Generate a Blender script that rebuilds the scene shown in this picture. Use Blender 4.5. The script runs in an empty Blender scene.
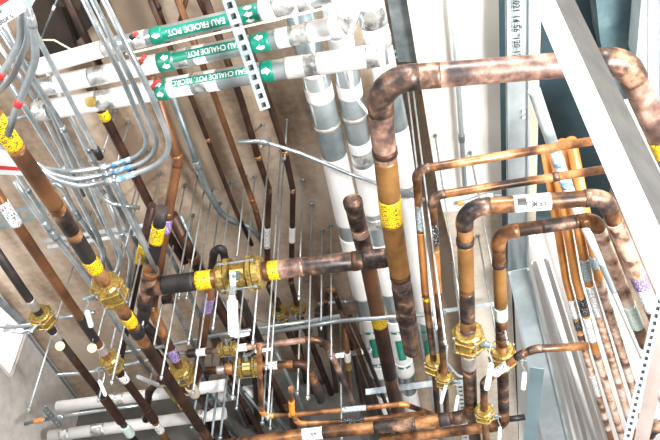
import bpy, bmesh, math, random
from mathutils import Vector, Matrix
S = bpy.context.scene
C = S.collection
F = 760.0
TH = math.radians(44.1)
YAW = math.radians(14.3)
CAM = Vector((0, 0, 1.4))
RM = Matrix.Rotation(YAW, 3, 'Z') @ Matrix.Rotation(math.radians(90) + TH, 3, 'X')
HC = 3.2                       # ceiling height above the camera
# ------------------------------------------------------------ camera
cd = bpy.data.cameras.new('camera'); cam = bpy.data.objects.new('camera', cd); C.objects.link(cam)
cam.matrix_world = Matrix.Translation(CAM) @ RM.to_4x4()
cd.sensor_width = 36; cd.lens = F / 660 * 36; cd.clip_start = .02; cd.clip_end = 100
S.camera = cam
# ------------------------------------------------------------ world, lights, exposure
w = bpy.data.worlds.new('world'); S.world = w; w.use_nodes = True
w.node_tree.nodes['Background'].inputs[0].default_value = (1.0, .97, .93, 1)
w.node_tree.nodes['Background'].inputs[1].default_value = .30
def area(name, loc, target, size, power, col=(1, 1, 1)):
    l = bpy.data.lights.new(name, 'AREA'); l.energy = power; l.color = col; l.shape = 'RECTANGLE'
    l.size, l.size_y = size
    o = bpy.data.objects.new(name, l); C.objects.link(o); o.location = loc
    o.rotation_euler = (Vector(target) - Vector(loc)).to_track_quat('-Z', 'Y').to_euler()
    return o
area('right_fill', (2.1, .5, 1.0), (1.35, 3.1, 4.3), (1.1, 1.1), 340, (1, .985, .96))  # unseen light added at right to brighten soffit and panels
area('left_fill', (-2.6, -1.2, 1.4), (-1.4, 3.4, 4.0), (.9, .9), 110, (.95, .98, 1))  # unseen fill added from the left to lift the white pipes
area('overhead_light', (.6, -1.7, 4.3), (.4, 2.4, 3.6), (1.2, .5), 150, (1, 1, 1))
S.view_settings.view_transform = 'Standard'; S.view_settings.look = 'None'
S.view_settings.exposure = .75; S.view_settings.gamma = 1
S.view_settings.use_curve_mapping = False
rnd = random.Random(7)
# ------------------------------------------------------------ projection helpers
def ray(px, py): return RM @ Vector(((px - 330) / F, (220 - py) / F, -1))
def P(px, py, h):
    r = ray(px, py); return CAM + r * (h / r.z)
def proj(p):
    q = RM.transposed() @ (p - CAM); return (330 + F * q.x / -q.z, 220 - F * q.y / -q.z)
def depth(p): return -(RM.transposed() @ (p - CAM)).z
def V(ref, py):                # point straight below/above ref that shows at picture row py
    lo, hi = -3.0, 6.0
    for _ in range(50):
        m = (lo + hi) / 2; y = proj(Vector((ref.x, ref.y, ref.z + m)))[1] if depth(Vector((ref.x, ref.y, ref.z + m))) > .05 else 1e9
        if y > py: lo = m
        else: hi = m
    return Vector((ref.x, ref.y, ref.z + lo))
# ------------------------------------------------------------ materials
MATS = {}
def mat(name, stops, metal=0, rough=.5, scale=6, stretch=(1, 1, 1), bump=0, detail=4, rand=True, lo=.3, hi=.7):
    m = bpy.data.materials.new(name); m.use_nodes = True; nt = m.node_tree; N = nt.nodes; L = nt.links
    b = N['Principled BSDF']; b.inputs['Metallic'].default_value = metal; b.inputs['Roughness'].default_value = rough
    if len(stops) == 1: b.inputs['Base Color'].default_value = (*stops[0], 1)
    tc = N.new('ShaderNodeTexCoord'); mp = N.new('ShaderNodeMapping'); mp.inputs['Scale'].default_value = stretch
    L.new(tc.outputs['Object'], mp.inputs[0])
    n = N.new('ShaderNodeTexNoise'); n.noise_dimensions = '4D'; n.inputs['Scale'].default_value = scale; n.inputs['Detail'].default_value = detail
    n.inputs['Roughness'].default_value = .62
    L.new(mp.outputs[0], n.inputs['Vector'])
    if rand:
        oi = N.new('ShaderNodeObjectInfo'); mu = N.new('ShaderNodeMath'); mu.operation = 'MULTIPLY'; mu.inputs[1].default_value = 37
        L.new(oi.outputs['Random'], mu.inputs[0]); L.new(mu.outputs[0], n.inputs['W'])
    if len(stops) > 1:
        r = N.new('ShaderNodeValToRGB'); e = r.color_ramp.elements
        while len(e) < len(stops): e.new(.5)
        for i, c in enumerate(stops):
            e[i].position = lo + (hi - lo) * i / (len(stops) - 1); e[i].color = (*c, 1)
        L.new(n.outputs[0], r.inputs[0]); L.new(r.outputs[0], b.inputs['Base Color'])
    if bump:
        bp = N.new('ShaderNodeBump'); bp.inputs['Strength'].default_value = bump; bp.inputs['Distance'].default_value = .01
        L.new(n.outputs[0], bp.inputs['Height']); L.new(bp.outputs[0], b.inputs['Normal'])
    MATS[name] = m; return m
mat('copper', [(.030, .019, .014), (.12, .052, .024), (.30, .135, .05), (.50, .26, .12)], .45, .38, 8, bump=.1, lo=.36, hi=.64)
mat('copper_dark', [(.014, .009, .008), (.045, .02, .012), (.10, .042, .02)], .4, .5, 9, bump=.1)
mat('copper_orange', [(.42, .16, .045), (.60, .26, .075), (.72, .34, .12)], .4, .4, 5)
mat('copper_brown', [(.06, .028, .015), (.16, .068, .028), (.28, .125, .048)], .4, .42, 4, bump=.05)
mat('copper_burnt', [(.012, .010, .010), (.045, .032, .028), (.14, .08, .055), (.42, .25, .16)], .4, .42, 12, bump=.15, lo=.37, hi=.64)
mat('copper_black', [(.010, .010, .011), (.025, .022, .022), (.07, .04, .03)], .3, .55, 9, bump=.15)
mat('copper_pale', [(.05, .038, .038), (.15, .09, .075), (.34, .20, .15), (.58, .40, .32)], .4, .38, 10, bump=.12, lo=.36, hi=.64)
mat('copper_gold', [(.10, .045, .016), (.26, .125, .038), (.38, .20, .065)], .45, .36, 6, bump=.05)
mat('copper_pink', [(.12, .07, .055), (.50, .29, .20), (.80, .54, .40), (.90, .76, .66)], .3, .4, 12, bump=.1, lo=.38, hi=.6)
mat('solder', [(.45, .40, .36), (.62, .58, .54)], .7, .4, 20)
mat('steel', [(.22, .26, .28), (.40, .45, .48), (.62, .67, .69)], .75, .28, 9)
mat('steel_dark', [(.10, .13, .14), (.20, .24, .25), (.32, .36, .37)], .6, .45, 9)
mat('rod', [(.24, .26, .26), (.44, .46, .46)], .6, .4, 30)
mat('galv', [(.40, .47, .50), (.52, .60, .63), (.66, .73, .76)], .5, .42, 5, bump=.05)
mat('galv_blue', [(.20, .30, .34), (.28, .39, .43)], .3, .4, 5)
mat('galv_dark', [(.13, .17, .19), (.21, .27, .29), (.30, .36, .38)], .5, .42, 5)
mat('jacket', [(.22, .28, .30), (.38, .44, .46), (.58, .63, .65)], .7, .3, 4, stretch=(1, 1, 1))
mat('foil', [(.28, .29, .29), (.70, .71, .70), (.90, .90, .88)], .75, .3, 24, bump=.9, lo=.38, hi=.62)
mat('white', [(.74, .73, .72), (.86, .86, .85)], 0, .45, 5)
mat('white_plastic', [(.80, .80, .79)], 0, .4)
mat('grey_grip', [(.52, .53, .54)], 0, .4)
mat('black', [(.012, .012, .013)], 0, .45)
mat('red', [(.62, .03, .035)], 0, .4)
mat('orange_tape', [(.8, .30, .03)], 0, .4)
mat('green', [(.0, .17, .105), (.0, .23, .15)], 0, .4, 8)
mat('pale_green', [(.12, .40, .32)], 0, .5)
mat('blue_tape', [(.10, .28, .46), (.45, .58, .68)], 0, .4, 60, lo=.45, hi=.55)
mat('tan', [(.55, .45, .34), (.70, .60, .48)], 0, .6, 10)
mat('brass', [(.13, .08, .018), (.34, .23, .06), (.58, .43, .16)], .65, .35, 9)
mat('tag_brass', [(.60, .50, .26)], .5, .4)
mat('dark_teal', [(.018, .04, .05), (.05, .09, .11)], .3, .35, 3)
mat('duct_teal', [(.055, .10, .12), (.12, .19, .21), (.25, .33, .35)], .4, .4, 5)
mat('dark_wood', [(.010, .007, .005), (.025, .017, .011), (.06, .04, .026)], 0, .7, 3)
mat('plaster', [(.70, .65, .58), (.80, .76, .70), (.86, .83, .78)], 0, .8, 1.6, bump=.05)
mat('drywall', [(.80, .79, .77), (.88, .87, .86)], 0, .7, 2)
mat('wall_grey', [(.42, .395, .37), (.50, .475, .445), (.58, .55, .52)], 0, .85, 14, bump=.3)
mat('wall_dark', [(.05, .05, .045), (.12, .11, .10)], 0, .85, 4)
mat('ink', [(.02, .02, .02)], 0, .5)
mat('pane', [(1, 1, 1)], 0, .02); MATS['pane'].node_tree.nodes['Principled BSDF'].inputs['Transmission Weight'].default_value = 1
def dash(name, base, ink, sx=260, dens=.52, sy=None):
    m = mat(name, [base], 0, .4); nt = m.node_tree; N = nt.nodes; L = nt.links; b = N['Principled BSDF']
    tc = N.new('ShaderNodeTexCoord'); v = N.new('ShaderNodeTexNoise'); v.inputs['Scale'].default_value = sx; v.inputs['Detail'].default_value = 1
    L.new(tc.outputs['Object'], v.inputs['Vector'])
    r = N.new('ShaderNodeValToRGB'); r.color_ramp.interpolation = 'CONSTANT'
    r.color_ramp.elements[0].color = (*base, 1); r.color_ramp.elements[1].color = (*ink, 1); r.color_ramp.elements[1].position = dens
    L.new(v.outputs[0], r.inputs[0]); L.new(r.outputs[0], b.inputs['Base Color'])
dash('yellow_tag', (.80, .53, .012), (.06, .045, .01), 210, .565)
dash('white_tag', (.80, .80, .80), (.05, .05, .06), 190, .58)
dash('black_tag', (.015, .015, .015), (.75, .75, .75), 190, .64)
dash('purple_tag', (.17, .10, .30), (.70, .66, .78), 230, .60)
dash('green_tag', (.72, .82, .76), (.10, .45, .30), 200, .60)
dash('grey_tag', (.42, .50, .52), (.10, .14, .17), 200, .56)
# ceiling concrete: stains, plus board-like streaks painted for soft shadow stripes
def concrete(name, cols):
    m = bpy.data.materials.new(name); m.use_nodes = True; nt = m.node_tree; N = nt.nodes; L = nt.links; b = N['Principled BSDF']
    b.inputs['Roughness'].default_value = .85
    tc = N.new('ShaderNodeTexCoord')
    def noise(sc, stretch, det):
        mp = N.new('ShaderNodeMapping'); mp.inputs['Scale'].default_value = stretch; L.new(tc.outputs['Object'], mp.inputs[0])
        n = N.new('ShaderNodeTexNoise'); n.inputs['Scale'].default_value = sc; n.inputs['Detail'].default_value = det; L.new(mp.outputs[0], n.inputs['Vector']); return n
    a = noise(1.1, (1, 1, 1), 5); c = noise(2.2, (2.2, .18, 1), 3); d = noise(26, (1, 1, 1), 2)
    m1 = N.new('ShaderNodeMath'); m1.operation = 'ADD'; L.new(a.outputs[0], m1.inputs[0]); L.new(c.outputs[0], m1.inputs[1])
    m2 = N.new('ShaderNodeMath'); m2.operation = 'MULTIPLY_ADD'; L.new(d.outputs[0], m2.inputs[0]); m2.inputs[1].default_value = .25; L.new(m1.outputs[0], m2.inputs[2])
    m3 = N.new('ShaderNodeMath'); m3.operation = 'MULTIPLY'; m3.inputs[1].default_value = .445; L.new(m2.outputs[0], m3.inputs[0])
    r = N.new('ShaderNodeValToRGB'); e = r.color_ramp.elements; e.new(.5)
    for i, (p_, col) in enumerate(zip((.42, .5, .58), cols)): e[i].position = p_; e[i].color = (*col, 1)
    L.new(m3.outputs[0], r.inputs[0]); L.new(r.outputs[0], b.inputs['Base Color'])
    bp = N.new('ShaderNodeBump'); bp.inputs['Strength'].default_value = .3; bp.inputs['Distance'].default_value = .02
    L.new(m3.outputs[0], bp.inputs['Height']); L.new(bp.outputs[0], b.inputs['Normal']); MATS[name] = m
concrete('concrete', [(.17, .115, .075), (.36, .27, .195), (.52, .42, .33)])
concrete('concrete_pale', [(.34, .27, .20), (.50, .43, .35), (.66, .60, .52)])
# ------------------------------------------------------------ object helpers
def link(name, me, m, parent=None, label=None, cat=None, group=None, kind=None):
    o = bpy.data.objects.new(name, me); C.objects.link(o)
    if me and m:
        if not me.materials: me.materials.append(MATS[m])
    if parent: o.parent = parent
    if label: o['label'] = label
    if cat: o['category'] = cat
    if group: o['group'] = group
    if kind: o['kind'] = kind
    return o
def root(name, loc, label, cat, group=None):
    o = link(name, None, None, None, label, cat, group); o.location = loc; o.empty_display_size = .05; return o
def mesh(name, vs, fs, smooth=False):
    me = bpy.data.meshes.new(name); me.from_pydata([tuple(v) for v in vs], [], fs)
    if smooth: me.polygons.foreach_set('use_smooth', [True] * len(me.polygons))
    me.update(); return me
def prism(name, pts, dz, off=Vector((0, 0, 0)), direction=Vector((0, 0, 1))):
    n = len(pts); a = [p - off for p in pts]; b = [p + direction * dz - off for p in pts]
    fs = [tuple(range(n)), tuple(range(2 * n - 1, n - 1, -1))] + [(i, i + n, (i + 1) % n + n, (i + 1) % n) for i in range(n)]
    me = mesh(name, a + b, fs); bm = bmesh.new(); bm.from_mesh(me); bmesh.ops.recalc_face_normals(bm, faces=bm.faces); bm.to_mesh(me); bm.free(); return me
def box_me(name, c, sx, sy, sz, bev=.1):
    bm = bmesh.new(); bmesh.ops.create_cube(bm, size=1)
    for v in bm.verts: v.co = Vector((v.co.x * sx, v.co.y * sy, v.co.z * sz)) + Vector(c)
    if bev: bmesh.ops.bevel(bm, geom=bm.edges[:], offset=min(sx, sy, sz) * bev, segments=2, affect='EDGES')
    me = bpy.data.meshes.new(name); bm.to_mesh(me); bm.free(); return me
def beam(name, a, b, wid, thick, side, off):   # rectangular bar a->b; side = width direction
    ax = (b - a).normalized(); s = (side - ax * side.dot(ax)).normalized(); t = ax.cross(s)
    c = [a + s * x * wid / 2 + t * y * thick / 2 - off for x, y in ((-1, -1), (1, -1), (1, 1), (-1, 1))]
    d = [p + (b - a) for p in c]
    return mesh(name, c + d, [(3, 2, 1, 0), (4, 5, 6, 7), (0, 1, 5, 4), (1, 2, 6, 5), (2, 3, 7, 6), (3, 0, 4, 7)])
def fillet(pts, br):
    """polyline with rounded corners -> dense points, list of (start,end) indexes of the arcs"""
    out = [pts[0].copy()]; arcs = []
    for i in range(1, len(pts) - 1):
        p, a, b = pts[i], pts[i - 1] - pts[i], pts[i + 1] - pts[i]
        la, lb = a.length, b.length; a.normalize(); b.normalize(); ang = a.angle(b)
        if ang > math.radians(176): out.append(p.copy()); continue
        t = min(br / math.tan(ang / 2), la * .48, lb * .48); r = t * math.tan(ang / 2)
        cen = p + (a + b).normalized() * (r / math.sin(ang / 2)); s = p + a * t; e = p + b * t
        v0, v1 = s - cen, e - cen; tot = v0.angle(v1); n = max(3, int(tot / .2)); axis = v0.cross(v1).normalized()
        i0 = len(out)
        for k in range(n + 1): out.append(cen + Matrix.Rotation(tot * k / n, 3, axis) @ v0)
        arcs.append((i0, len(out) - 1))
    out.append(pts[-1].copy()); return out, arcs
def frames(pts):
    fr = []; prev = None
    for i in range(len(pts)):
        t = ((pts[min(i + 1, len(pts) - 1)] - pts[i]).normalized() + (pts[i] - pts[max(i - 1, 0)]).normalized())
        t = t.normalized() if t.length > 1e-6 else Vector((0, 0, 1))
        if prev is None: n = t.orthogonal().normalized()
        else: n = (prev - t * prev.dot(t)).normalized()
        prev = n; fr.append((t, n, t.cross(n)))
    return fr
def sweep(name, pts, r, off, seg=20, prof=None):
    fr = frames(pts); vs = []; fs = []
    for i, (p, (t, n, b)) in enumerate(zip(pts, fr)):
        rr = r if prof is None else r * prof[i]
        for k in range(seg):
            a = 2 * math.pi * k / seg; vs.append(p + (n * math.cos(a) + b * math.sin(a)) * rr - off)
    for i in range(len(pts) - 1):
        for k in range(seg):
            fs.append((i * seg + k, i * seg + (k + 1) % seg, (i + 1) * seg + (k + 1) % seg, (i + 1) * seg + k))
    me = mesh(name, vs, fs + [tuple(range(seg - 1, -1, -1)), tuple(range((len(pts) - 1) * seg, len(pts) * seg))])
    me.polygons.foreach_set('use_smooth', [True] * (len(me.polygons) - 2) + [False] * 2); return me
class Path:
    def __init__(s, pts, w, br=None, ref=None):
        s.ctrl = pts
        ref = ref if ref is not None else pts[len(pts) // 2] if len(pts) > 2 else (pts[0] + pts[1]) / 2
        s.r = w / 2 * depth(ref) / F
        s.pts, s.arcs = fillet(pts, br if br else s.r * 3.0)
        s.d = []
        for a, b in zip(s.pts, s.pts[1:]):
            n = max(1, int((b - a).length / .012))
            s.d += [a.lerp(b, k / n) for k in range(n)]
        s.d.append(s.pts[-1]); s.px = [proj(p) if depth(p) > .1 else (1e5, 1e5) for p in s.d]
    def at(s, px, py): return min(range(len(s.d)), key=lambda i: (s.px[i][0] - px) ** 2 + (s.px[i][1] - py) ** 2)
    def near(s, px, py):
        i = s.at(px, py); j = min(i + 1, len(s.d) - 1); return s.d[i], (s.d[j] - s.d[j - 1]).normalized()
    def cut(s, px, py, L):
        i = s.at(px, py); a = b = i; la = lb = 0
        dist = lambda m, n: math.hypot(s.px[m][0] - s.px[n][0], s.px[m][1] - s.px[n][1])
        while a > 0 and la < L / 2: la += dist(a, a - 1); a -= 1
        while b < len(s.d) - 1 and lb < L / 2: lb += dist(b, b + 1); b += 1
        if a == b: b = min(a + 1, len(s.d) - 1); a = b - 1
        return s.d[a:b + 1]
BN = {'yellow_tag': 'yellow_label', 'white_tag': 'white_label', 'black_tag': 'black_label', 'purple_tag': 'purple_label', 'green_tag': 'green_and_white_label',
      'grey_tag': 'grey_label', 'foil': 'foil_tape', 'white': 'insulation_sleeve', 'jacket': 'metal_jacket', 'solder': 'solder_joint', 'green': 'green_label',
      'red': 'red_tape', 'blue_tape': 'blue_tape', 'copper_gold': 'coupling', 'copper_pink': 'coupling', 'orange_tape': 'orange_cap', 'copper_burnt': 'coupling', 'copper_black': 'coupling', 'copper': 'coupling',
      'steel': 'coupling', 'steel_dark': 'clamp', 'copper_dark': 'coupling', 'galv': 'galvanised_sleeve', 'brass': 'clamp', 'copper_orange': 'coupling', 'copper_brown': 'coupling', 'tan': 'cap', 'copper_pale': 'coupling', 'black': 'clamp'}
def pipe(name, label, cat, pts, w, m, bands=(), br=None, elbow=None, group=None, ref=None, seg=20):
    """pts: (px,py,h) or Vector; bands: (px,py,length_px,material,[scale])"""
    pts = [p if isinstance(p, Vector) else P(*p) for p in pts]
    pa = Path(pts, w, br, ref); off = pts[0].copy()
    if not bands and not elbow:
        o = link(name, sweep(name, pa.pts, pa.r, off, seg), m, None, label, cat, group); o.location = off; return o, pa
    t = root(name, off, label, cat, group)
    link('conduit_tube' if 'conduit' in name else 'pipe_run', sweep('run', pa.pts, pa.r, off, seg), m, t)
    if elbow:
        for a, b in pa.arcs:
            ap = pa.pts[a:b + 1]
            e0 = ap[0] + (pa.pts[a - 1] - ap[0]).normalized() * pa.r * .7; e1 = ap[-1] + (pa.pts[b + 1] - ap[-1]).normalized() * pa.r * .7
            link('elbow', sweep('elbow', [e0] + ap + [e1], pa.r * 1.09, off, seg), elbow, t)
    for b_ in bands:
        px, py, L, mm = b_[:4]; sc = b_[4] if len(b_) > 4 else 1.05
        link(BN.get(mm, 'band'), sweep('band', pa.cut(px, py, L), pa.r * max(sc, 1.02), off, seg), mm, t)
    return t, pa
# ---- flat outlines wrapped round a pipe (lettering, arrows)
def wrap(name, bm, m, parent, pa, px, py, du, flip, off, roll=0.0, lift=1.07, cuts=6):
    c, ax = pa.near(px, py); r = pa.r * lift
    n = (CAM - c); n = (n - ax * n.dot(ax)).normalized(); n = Matrix.Rotation(roll, 3, ax) @ n
    q0, q1 = proj(c), proj(c + ax * .01)
    dirx = Vector((q1[0] - q0[0], -(q1[1] - q0[1])))
    u = ax if dirx.dot(Vector(du)) > 0 else -ax
    v = n.cross(u)
    ys = [vv.co.y for vv in bm.verts]; lo, hi = min(ys), max(ys)
    for k in range(1, cuts):
        bmesh.ops.bisect_plane(bm, geom=bm.verts[:] + bm.edges[:] + bm.faces[:], plane_co=(0, lo + (hi - lo) * k / cuts, 0), plane_no=(0, 1, 0))
    for vv in bm.verts:
        x, y = vv.co.x, vv.co.y; a = y / r
        vv.co = c + u * x + (n * math.cos(a) + v * math.sin(a)) * r - off
    me = bpy.data.meshes.new(name); bm.to_mesh(me); bm.free()
    return link(name, me, m, parent)
def text_bm(txt, size, width=None):
    cu = bpy.data.curves.new('t', 'FONT'); cu.body = txt; cu.size = size; cu.align_x = 'CENTER'; cu.align_y = 'CENTER'; cu.offset = size * .012; cu.resolution_u = 3
    ob = bpy.data.objects.new('t', cu); me = bpy.data.meshes.new_from_object(ob)
    bm = bmesh.new(); bm.from_mesh(me); bpy.data.objects.remove(ob); bpy.data.meshes.remove(me)
    if width:
        xs = [v.co.x for v in bm.verts]; f = width / (max(xs) - min(xs)); mid = (max(xs) + min(xs)) / 2
        for v in bm.verts: v.co.x = (v.co.x - mid) * f
    return bm
def rect_bm(wx, wy):
    bm = bmesh.new(); vs = [bm.verts.new((x, y, 0)) for x, y in ((-wx / 2, -wy / 2), (wx / 2, -wy / 2), (wx / 2, wy / 2), (-wx / 2, wy / 2))]; bm.faces.new(vs); return bm
def arrow_bm(L, Wd, y0=0):
    bm = bmesh.new(); pts = [(-L / 2, -Wd * .22), (0, -Wd * .22), (0, -Wd / 2), (L / 2, 0), (0, Wd / 2), (0, Wd * .22), (-L / 2, Wd * .22)]
    f = bm.faces.new([bm.verts.new((x, y + y0, 0)) for x, y in pts]); bmesh.ops.triangulate(bm, faces=[f]); return bm
def pxm(pa, px, py): return depth(pa.near(px, py)[0]) / F
# ---- valves: one mesh per part, copied onto every valve
VM = {}
def lathe(name, prof, seg=16):
    vs = []; fs = []
    for x, r in prof:
        for k in range(seg):
            a = 2 * math.pi * (k + .5) / seg; vs.append((x, r * math.cos(a), r * math.sin(a)))
    for i in range(len(prof) - 1):
        for k in range(seg): fs.append((i * seg + k, i * seg + (k + 1) % seg, (i + 1) * seg + (k + 1) % seg, (i + 1) * seg + k))
    return mesh(name, vs, fs + [tuple(range(seg - 1, -1, -1)), tuple(range((len(prof) - 1) * seg, len(prof) * seg))])
def vm():
    VM['body'] = lathe('body', [(-.42, .5), (-.42, .72), (-.3, .84), (.3, .84), (.42, .72), (.42, .5)], 8)
    VM['flange'] = lathe('flange', [(-.1, .3), (-.1, .95), (-.07, 1.0), (.07, 1.0), (.1, .95), (.1, .3)], 6)
    VM['union_nut'] = lathe('union_nut', [(-.22, .3), (-.22, .62), (-.16, .70), (.1, .70), (.22, .6), (.22, .3)], 14)
    b = bmesh.new()
    for x, r in ((0, .07), (-.72, .13), (.72, .13)):
        bmesh.ops.create_cone(b, cap_ends=True, segments=8, radius1=r, radius2=r, depth=1.6 if x == 0 else .12, matrix=Matrix.Translation((x, 0, 0)) @ Matrix.Rotation(math.pi / 2, 4, 'Y'))
    me = bpy.data.meshes.new('bolt'); b.to_mesh(me); b.free(); VM['bolt'] = me
    b = bmesh.new()
    bmesh.ops.create_cone(b, cap_ends=True, segments=12, radius1=.34, radius2=.26, depth=.5, matrix=Matrix.Translation((0, 0, .95)))
    bmesh.ops.create_cone(b, cap_ends=True, segments=8, radius1=.14, radius2=.14, depth=.4, matrix=Matrix.Translation((0, 0, 1.3)))
    me = bpy.data.meshes.new('stem'); b.to_mesh(me); b.free(); VM['stem'] = me
    pts = [Vector(p) for p in ((-.2, 0, 1.38), (.5, 0, 1.38), (.95, 0, 1.75), (2.9, 0, 1.85))]
    VM['handle'] = beam('handle', pts[0], pts[1], .34, .08, Vector((0, 1, 0)), Vector((0, 0, 0)))
    bm = bmesh.new()
    for a, c in zip(pts, pts[1:]):
        m2 = beam('x', a, c, .32, .09, Vector((0, 1, 0)), Vector((0, 0, 0))); bm.from_mesh(m2)
    bmesh.ops.recalc_face_normals(bm, faces=bm.faces); me = bpy.data.meshes.new('handle'); bm.to_mesh(me); bm.free(); VM['handle'] = me
    bm = bmesh.new(); m2 = beam('x', Vector((1.1, 0, 1.76)), Vector((2.95, 0, 1.85)), .5, .42, Vector((0, 1, 0)), Vector((0, 0, 0))); bm.from_mesh(m2)
    bmesh.ops.recalc_face_normals(bm, faces=bm.faces); bmesh.ops.bevel(bm, geom=bm.edges[:], offset=.09, segments=3, affect='EDGES'); me = bpy.data.meshes.new('grip'); bm.to_mesh(me); bm.free(); VM['grip'] = me
vm()
def valve(label, pa, px, py, Lpx, hdir, grip='white_plastic', scale=1.0, toward=.55, group=None, mcol='brass', name='ball_valve', gl=1.0, tilt=(0, 0), gw=1.0):
    """valve on the pipe pa at (px,py); hdir = picture direction (dx,dy down) the lever points; toward = how far the stem faces the viewer"""
    c, ax = pa.near(px, py); D = depth(c); s = pa.r * 1.42 * scale
    q0, q1 = proj(c), proj(c + ax * .01); 
    view = (CAM - c).normalized()
    hd = RM @ Vector((hdir[0], -hdir[1], 0)).normalized()
    tl = RM @ Vector((tilt[0], -tilt[1], 0))
    up = view + tl; up = (up - ax * up.dot(ax)).normalized()
    if ax.dot(hd) < 0: ax = -ax
    yv = up.cross(ax)
    M = Matrix((ax, yv, up)).transposed()
    sx = Lpx * D / F / 2.0
    t = root(name, c, label, 'valve', group)
    t.matrix_world = Matrix.Translation(c) @ M.to_4x4()
    def part(nm, key, m, loc=(0, 0, 0), sc=(1, 1, 1), rz=0):
        me = VM[key]; kk = key + '|' + m
        if kk not in VM: VM[kk] = me.copy(); VM[kk].materials.clear(); VM[kk].materials.append(MATS[m])
        o = link(nm, VM[kk], None, t); o.location = loc; o.scale = sc; o.rotation_euler[2] = rz; return o
    part('valve_body', 'body', mcol, sc=(sx, s * 1.35, s * 1.35))
    for q in (-1, 1):
        part('flange', 'flange', mcol, (q * sx * .5, 0, 0), (sx, s * 1.5, s * 1.5))
        part('union_nut', 'union_nut', 'brass' if mcol == 'brass' else 'copper', (q * sx * .8, 0, 0), (sx * q, s * 1.75, s * 1.75))
    for q in range(4):
        a = math.pi / 4 + q * math.pi / 2
        part('bolt', 'bolt', 'steel', (0, math.cos(a) * s * 1.32, math.sin(a) * s * 1.32), (sx, s, s))
    part('stem', 'stem', 'steel_dark', sc=(s, s, s * 1.6))
    local = M.transposed() @ hd; rz = math.atan2(local.y, local.x)
    hs = pa.r * 1.65 * gl; gw = gw * pa.r * 1.6; hz = s * .62
    hm = grip if grip == 'steel' else 'steel_dark' if grip == 'black' else 'steel'
    h_ = part('handle', 'handle', hm, (0, 0, hz), (hs, gw, s), rz)
    if grip != 'steel': g_ = part('handle_grip', 'grip', grip); g_.parent = h_
    return t
# ---- threaded rods hanging from a horizontal surface
def rod(px, py, pb, h=HC, w=1.9, label='', group=None, nut=True, m='rod', name='threaded_rod'):
    a = P(px, py, h); b = V(a, pb); D = (depth(a) + depth(b)) / 2; r = w / 2 * D / F
    if a.z - b.z < .02: return
    t = root(name, a, label, 'rod', group)
    link('rod_shaft', sweep('shaft', [a + Vector((0, 0, .01)), b], r, a, 8), m, t)
    link('ceiling_anchor', sweep('anchor', [a, a - Vector((0, 0, .012))], r * 2.2, a, 10), 'steel_dark', t)
    if nut: link('nut', sweep('nut', [b + Vector((0, 0, .022)), b + Vector((0, 0, .008))], r * 1.7, a, 6), 'steel', t)
    return t
def perforated(name, label, a, b, wpx, m='galv', side=None, h=None, group=None, depthf=.5, holes=True, cat='strut', hole_w=.34, back=False):
    """C channel with slots: web facing the viewer, two flanges going up"""
    D = (depth(a) + depth(b)) / 2; wd = wpx * D / F; L = (b - a).length; ax = (b - a).normalized()
    view = (CAM - (a + b) / 2).normalized(); s = ax.cross(view).normalized(); n = s.cross(ax).normalized()
    if n.dot(view) < 0: n = -n
    t = root(name, a, label, cat, group); bm = bmesh.new(); pitch = wd * 1.05
    k = max(1, int(L / pitch)); pitch = L / k; q = wd * hole_w / 2; g = pitch * .28
    def quad(p): bm.faces.new([bm.verts.new(x) for x in p])
    for i in range(k):
        x0, x1 = i * pitch, (i + 1) * pitch; xc = (x0 + x1) / 2
        X = lambda x, y, z=0: ax * x + s * y + n * z
        if holes:
            quad([X(x0, -wd / 2), X(x1, -wd / 2), X(x1, -q), X(x0, -q)]); quad([X(x0, q), X(x1, q), X(x1, wd / 2), X(x0, wd / 2)])
            quad([X(x0, -q), X(xc - g, -q), X(xc - g, q), X(x0, q)]); quad([X(xc + g, -q), X(x1, -q), X(x1, q), X(xc + g, q)])
        else: quad([X(x0, -wd / 2), X(x1, -wd / 2), X(x1, wd / 2), X(x0, wd / 2)])
    bmesh.ops.remove_doubles(bm, verts=bm.verts, dist=1e-5)
    me = bpy.data.meshes.new('web'); bm.to_mesh(me); bm.free()
    web = link('web', me, m, t); md = web.modifiers.new('thickness', 'SOLIDIFY'); md.thickness = .0025; md.offset = -1
    if back: link('slot_shade', beam('back', a - n * wd * depthf * .8, b - n * wd * depthf * .8, wd * .95, .003, s, a), 'steel_dark', t)  # dark plate added so the slots look shaded inside
    for q_ in (-1, 1):
        p0 = s * q_ * wd / 2 - n * wd * depthf / 2; link('flange', beam('flange', a + p0, b + p0, .003, wd * depthf, s, a), m, t)
    return t
def bar(name, label, cat, a, b, wpx, m, thick=None, group=None, parent=None):
    D = (depth(a) + depth(b)) / 2; wd = wpx * D / F; ax = (b - a).normalized(); view = (CAM - (a + b) / 2).normalized(); s = ax.cross(view).normalized()
    o = link(name, beam(name, a, b, wd, thick or wd * .6, s, a), m, parent, label, cat, group); o.location = a; return o
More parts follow.
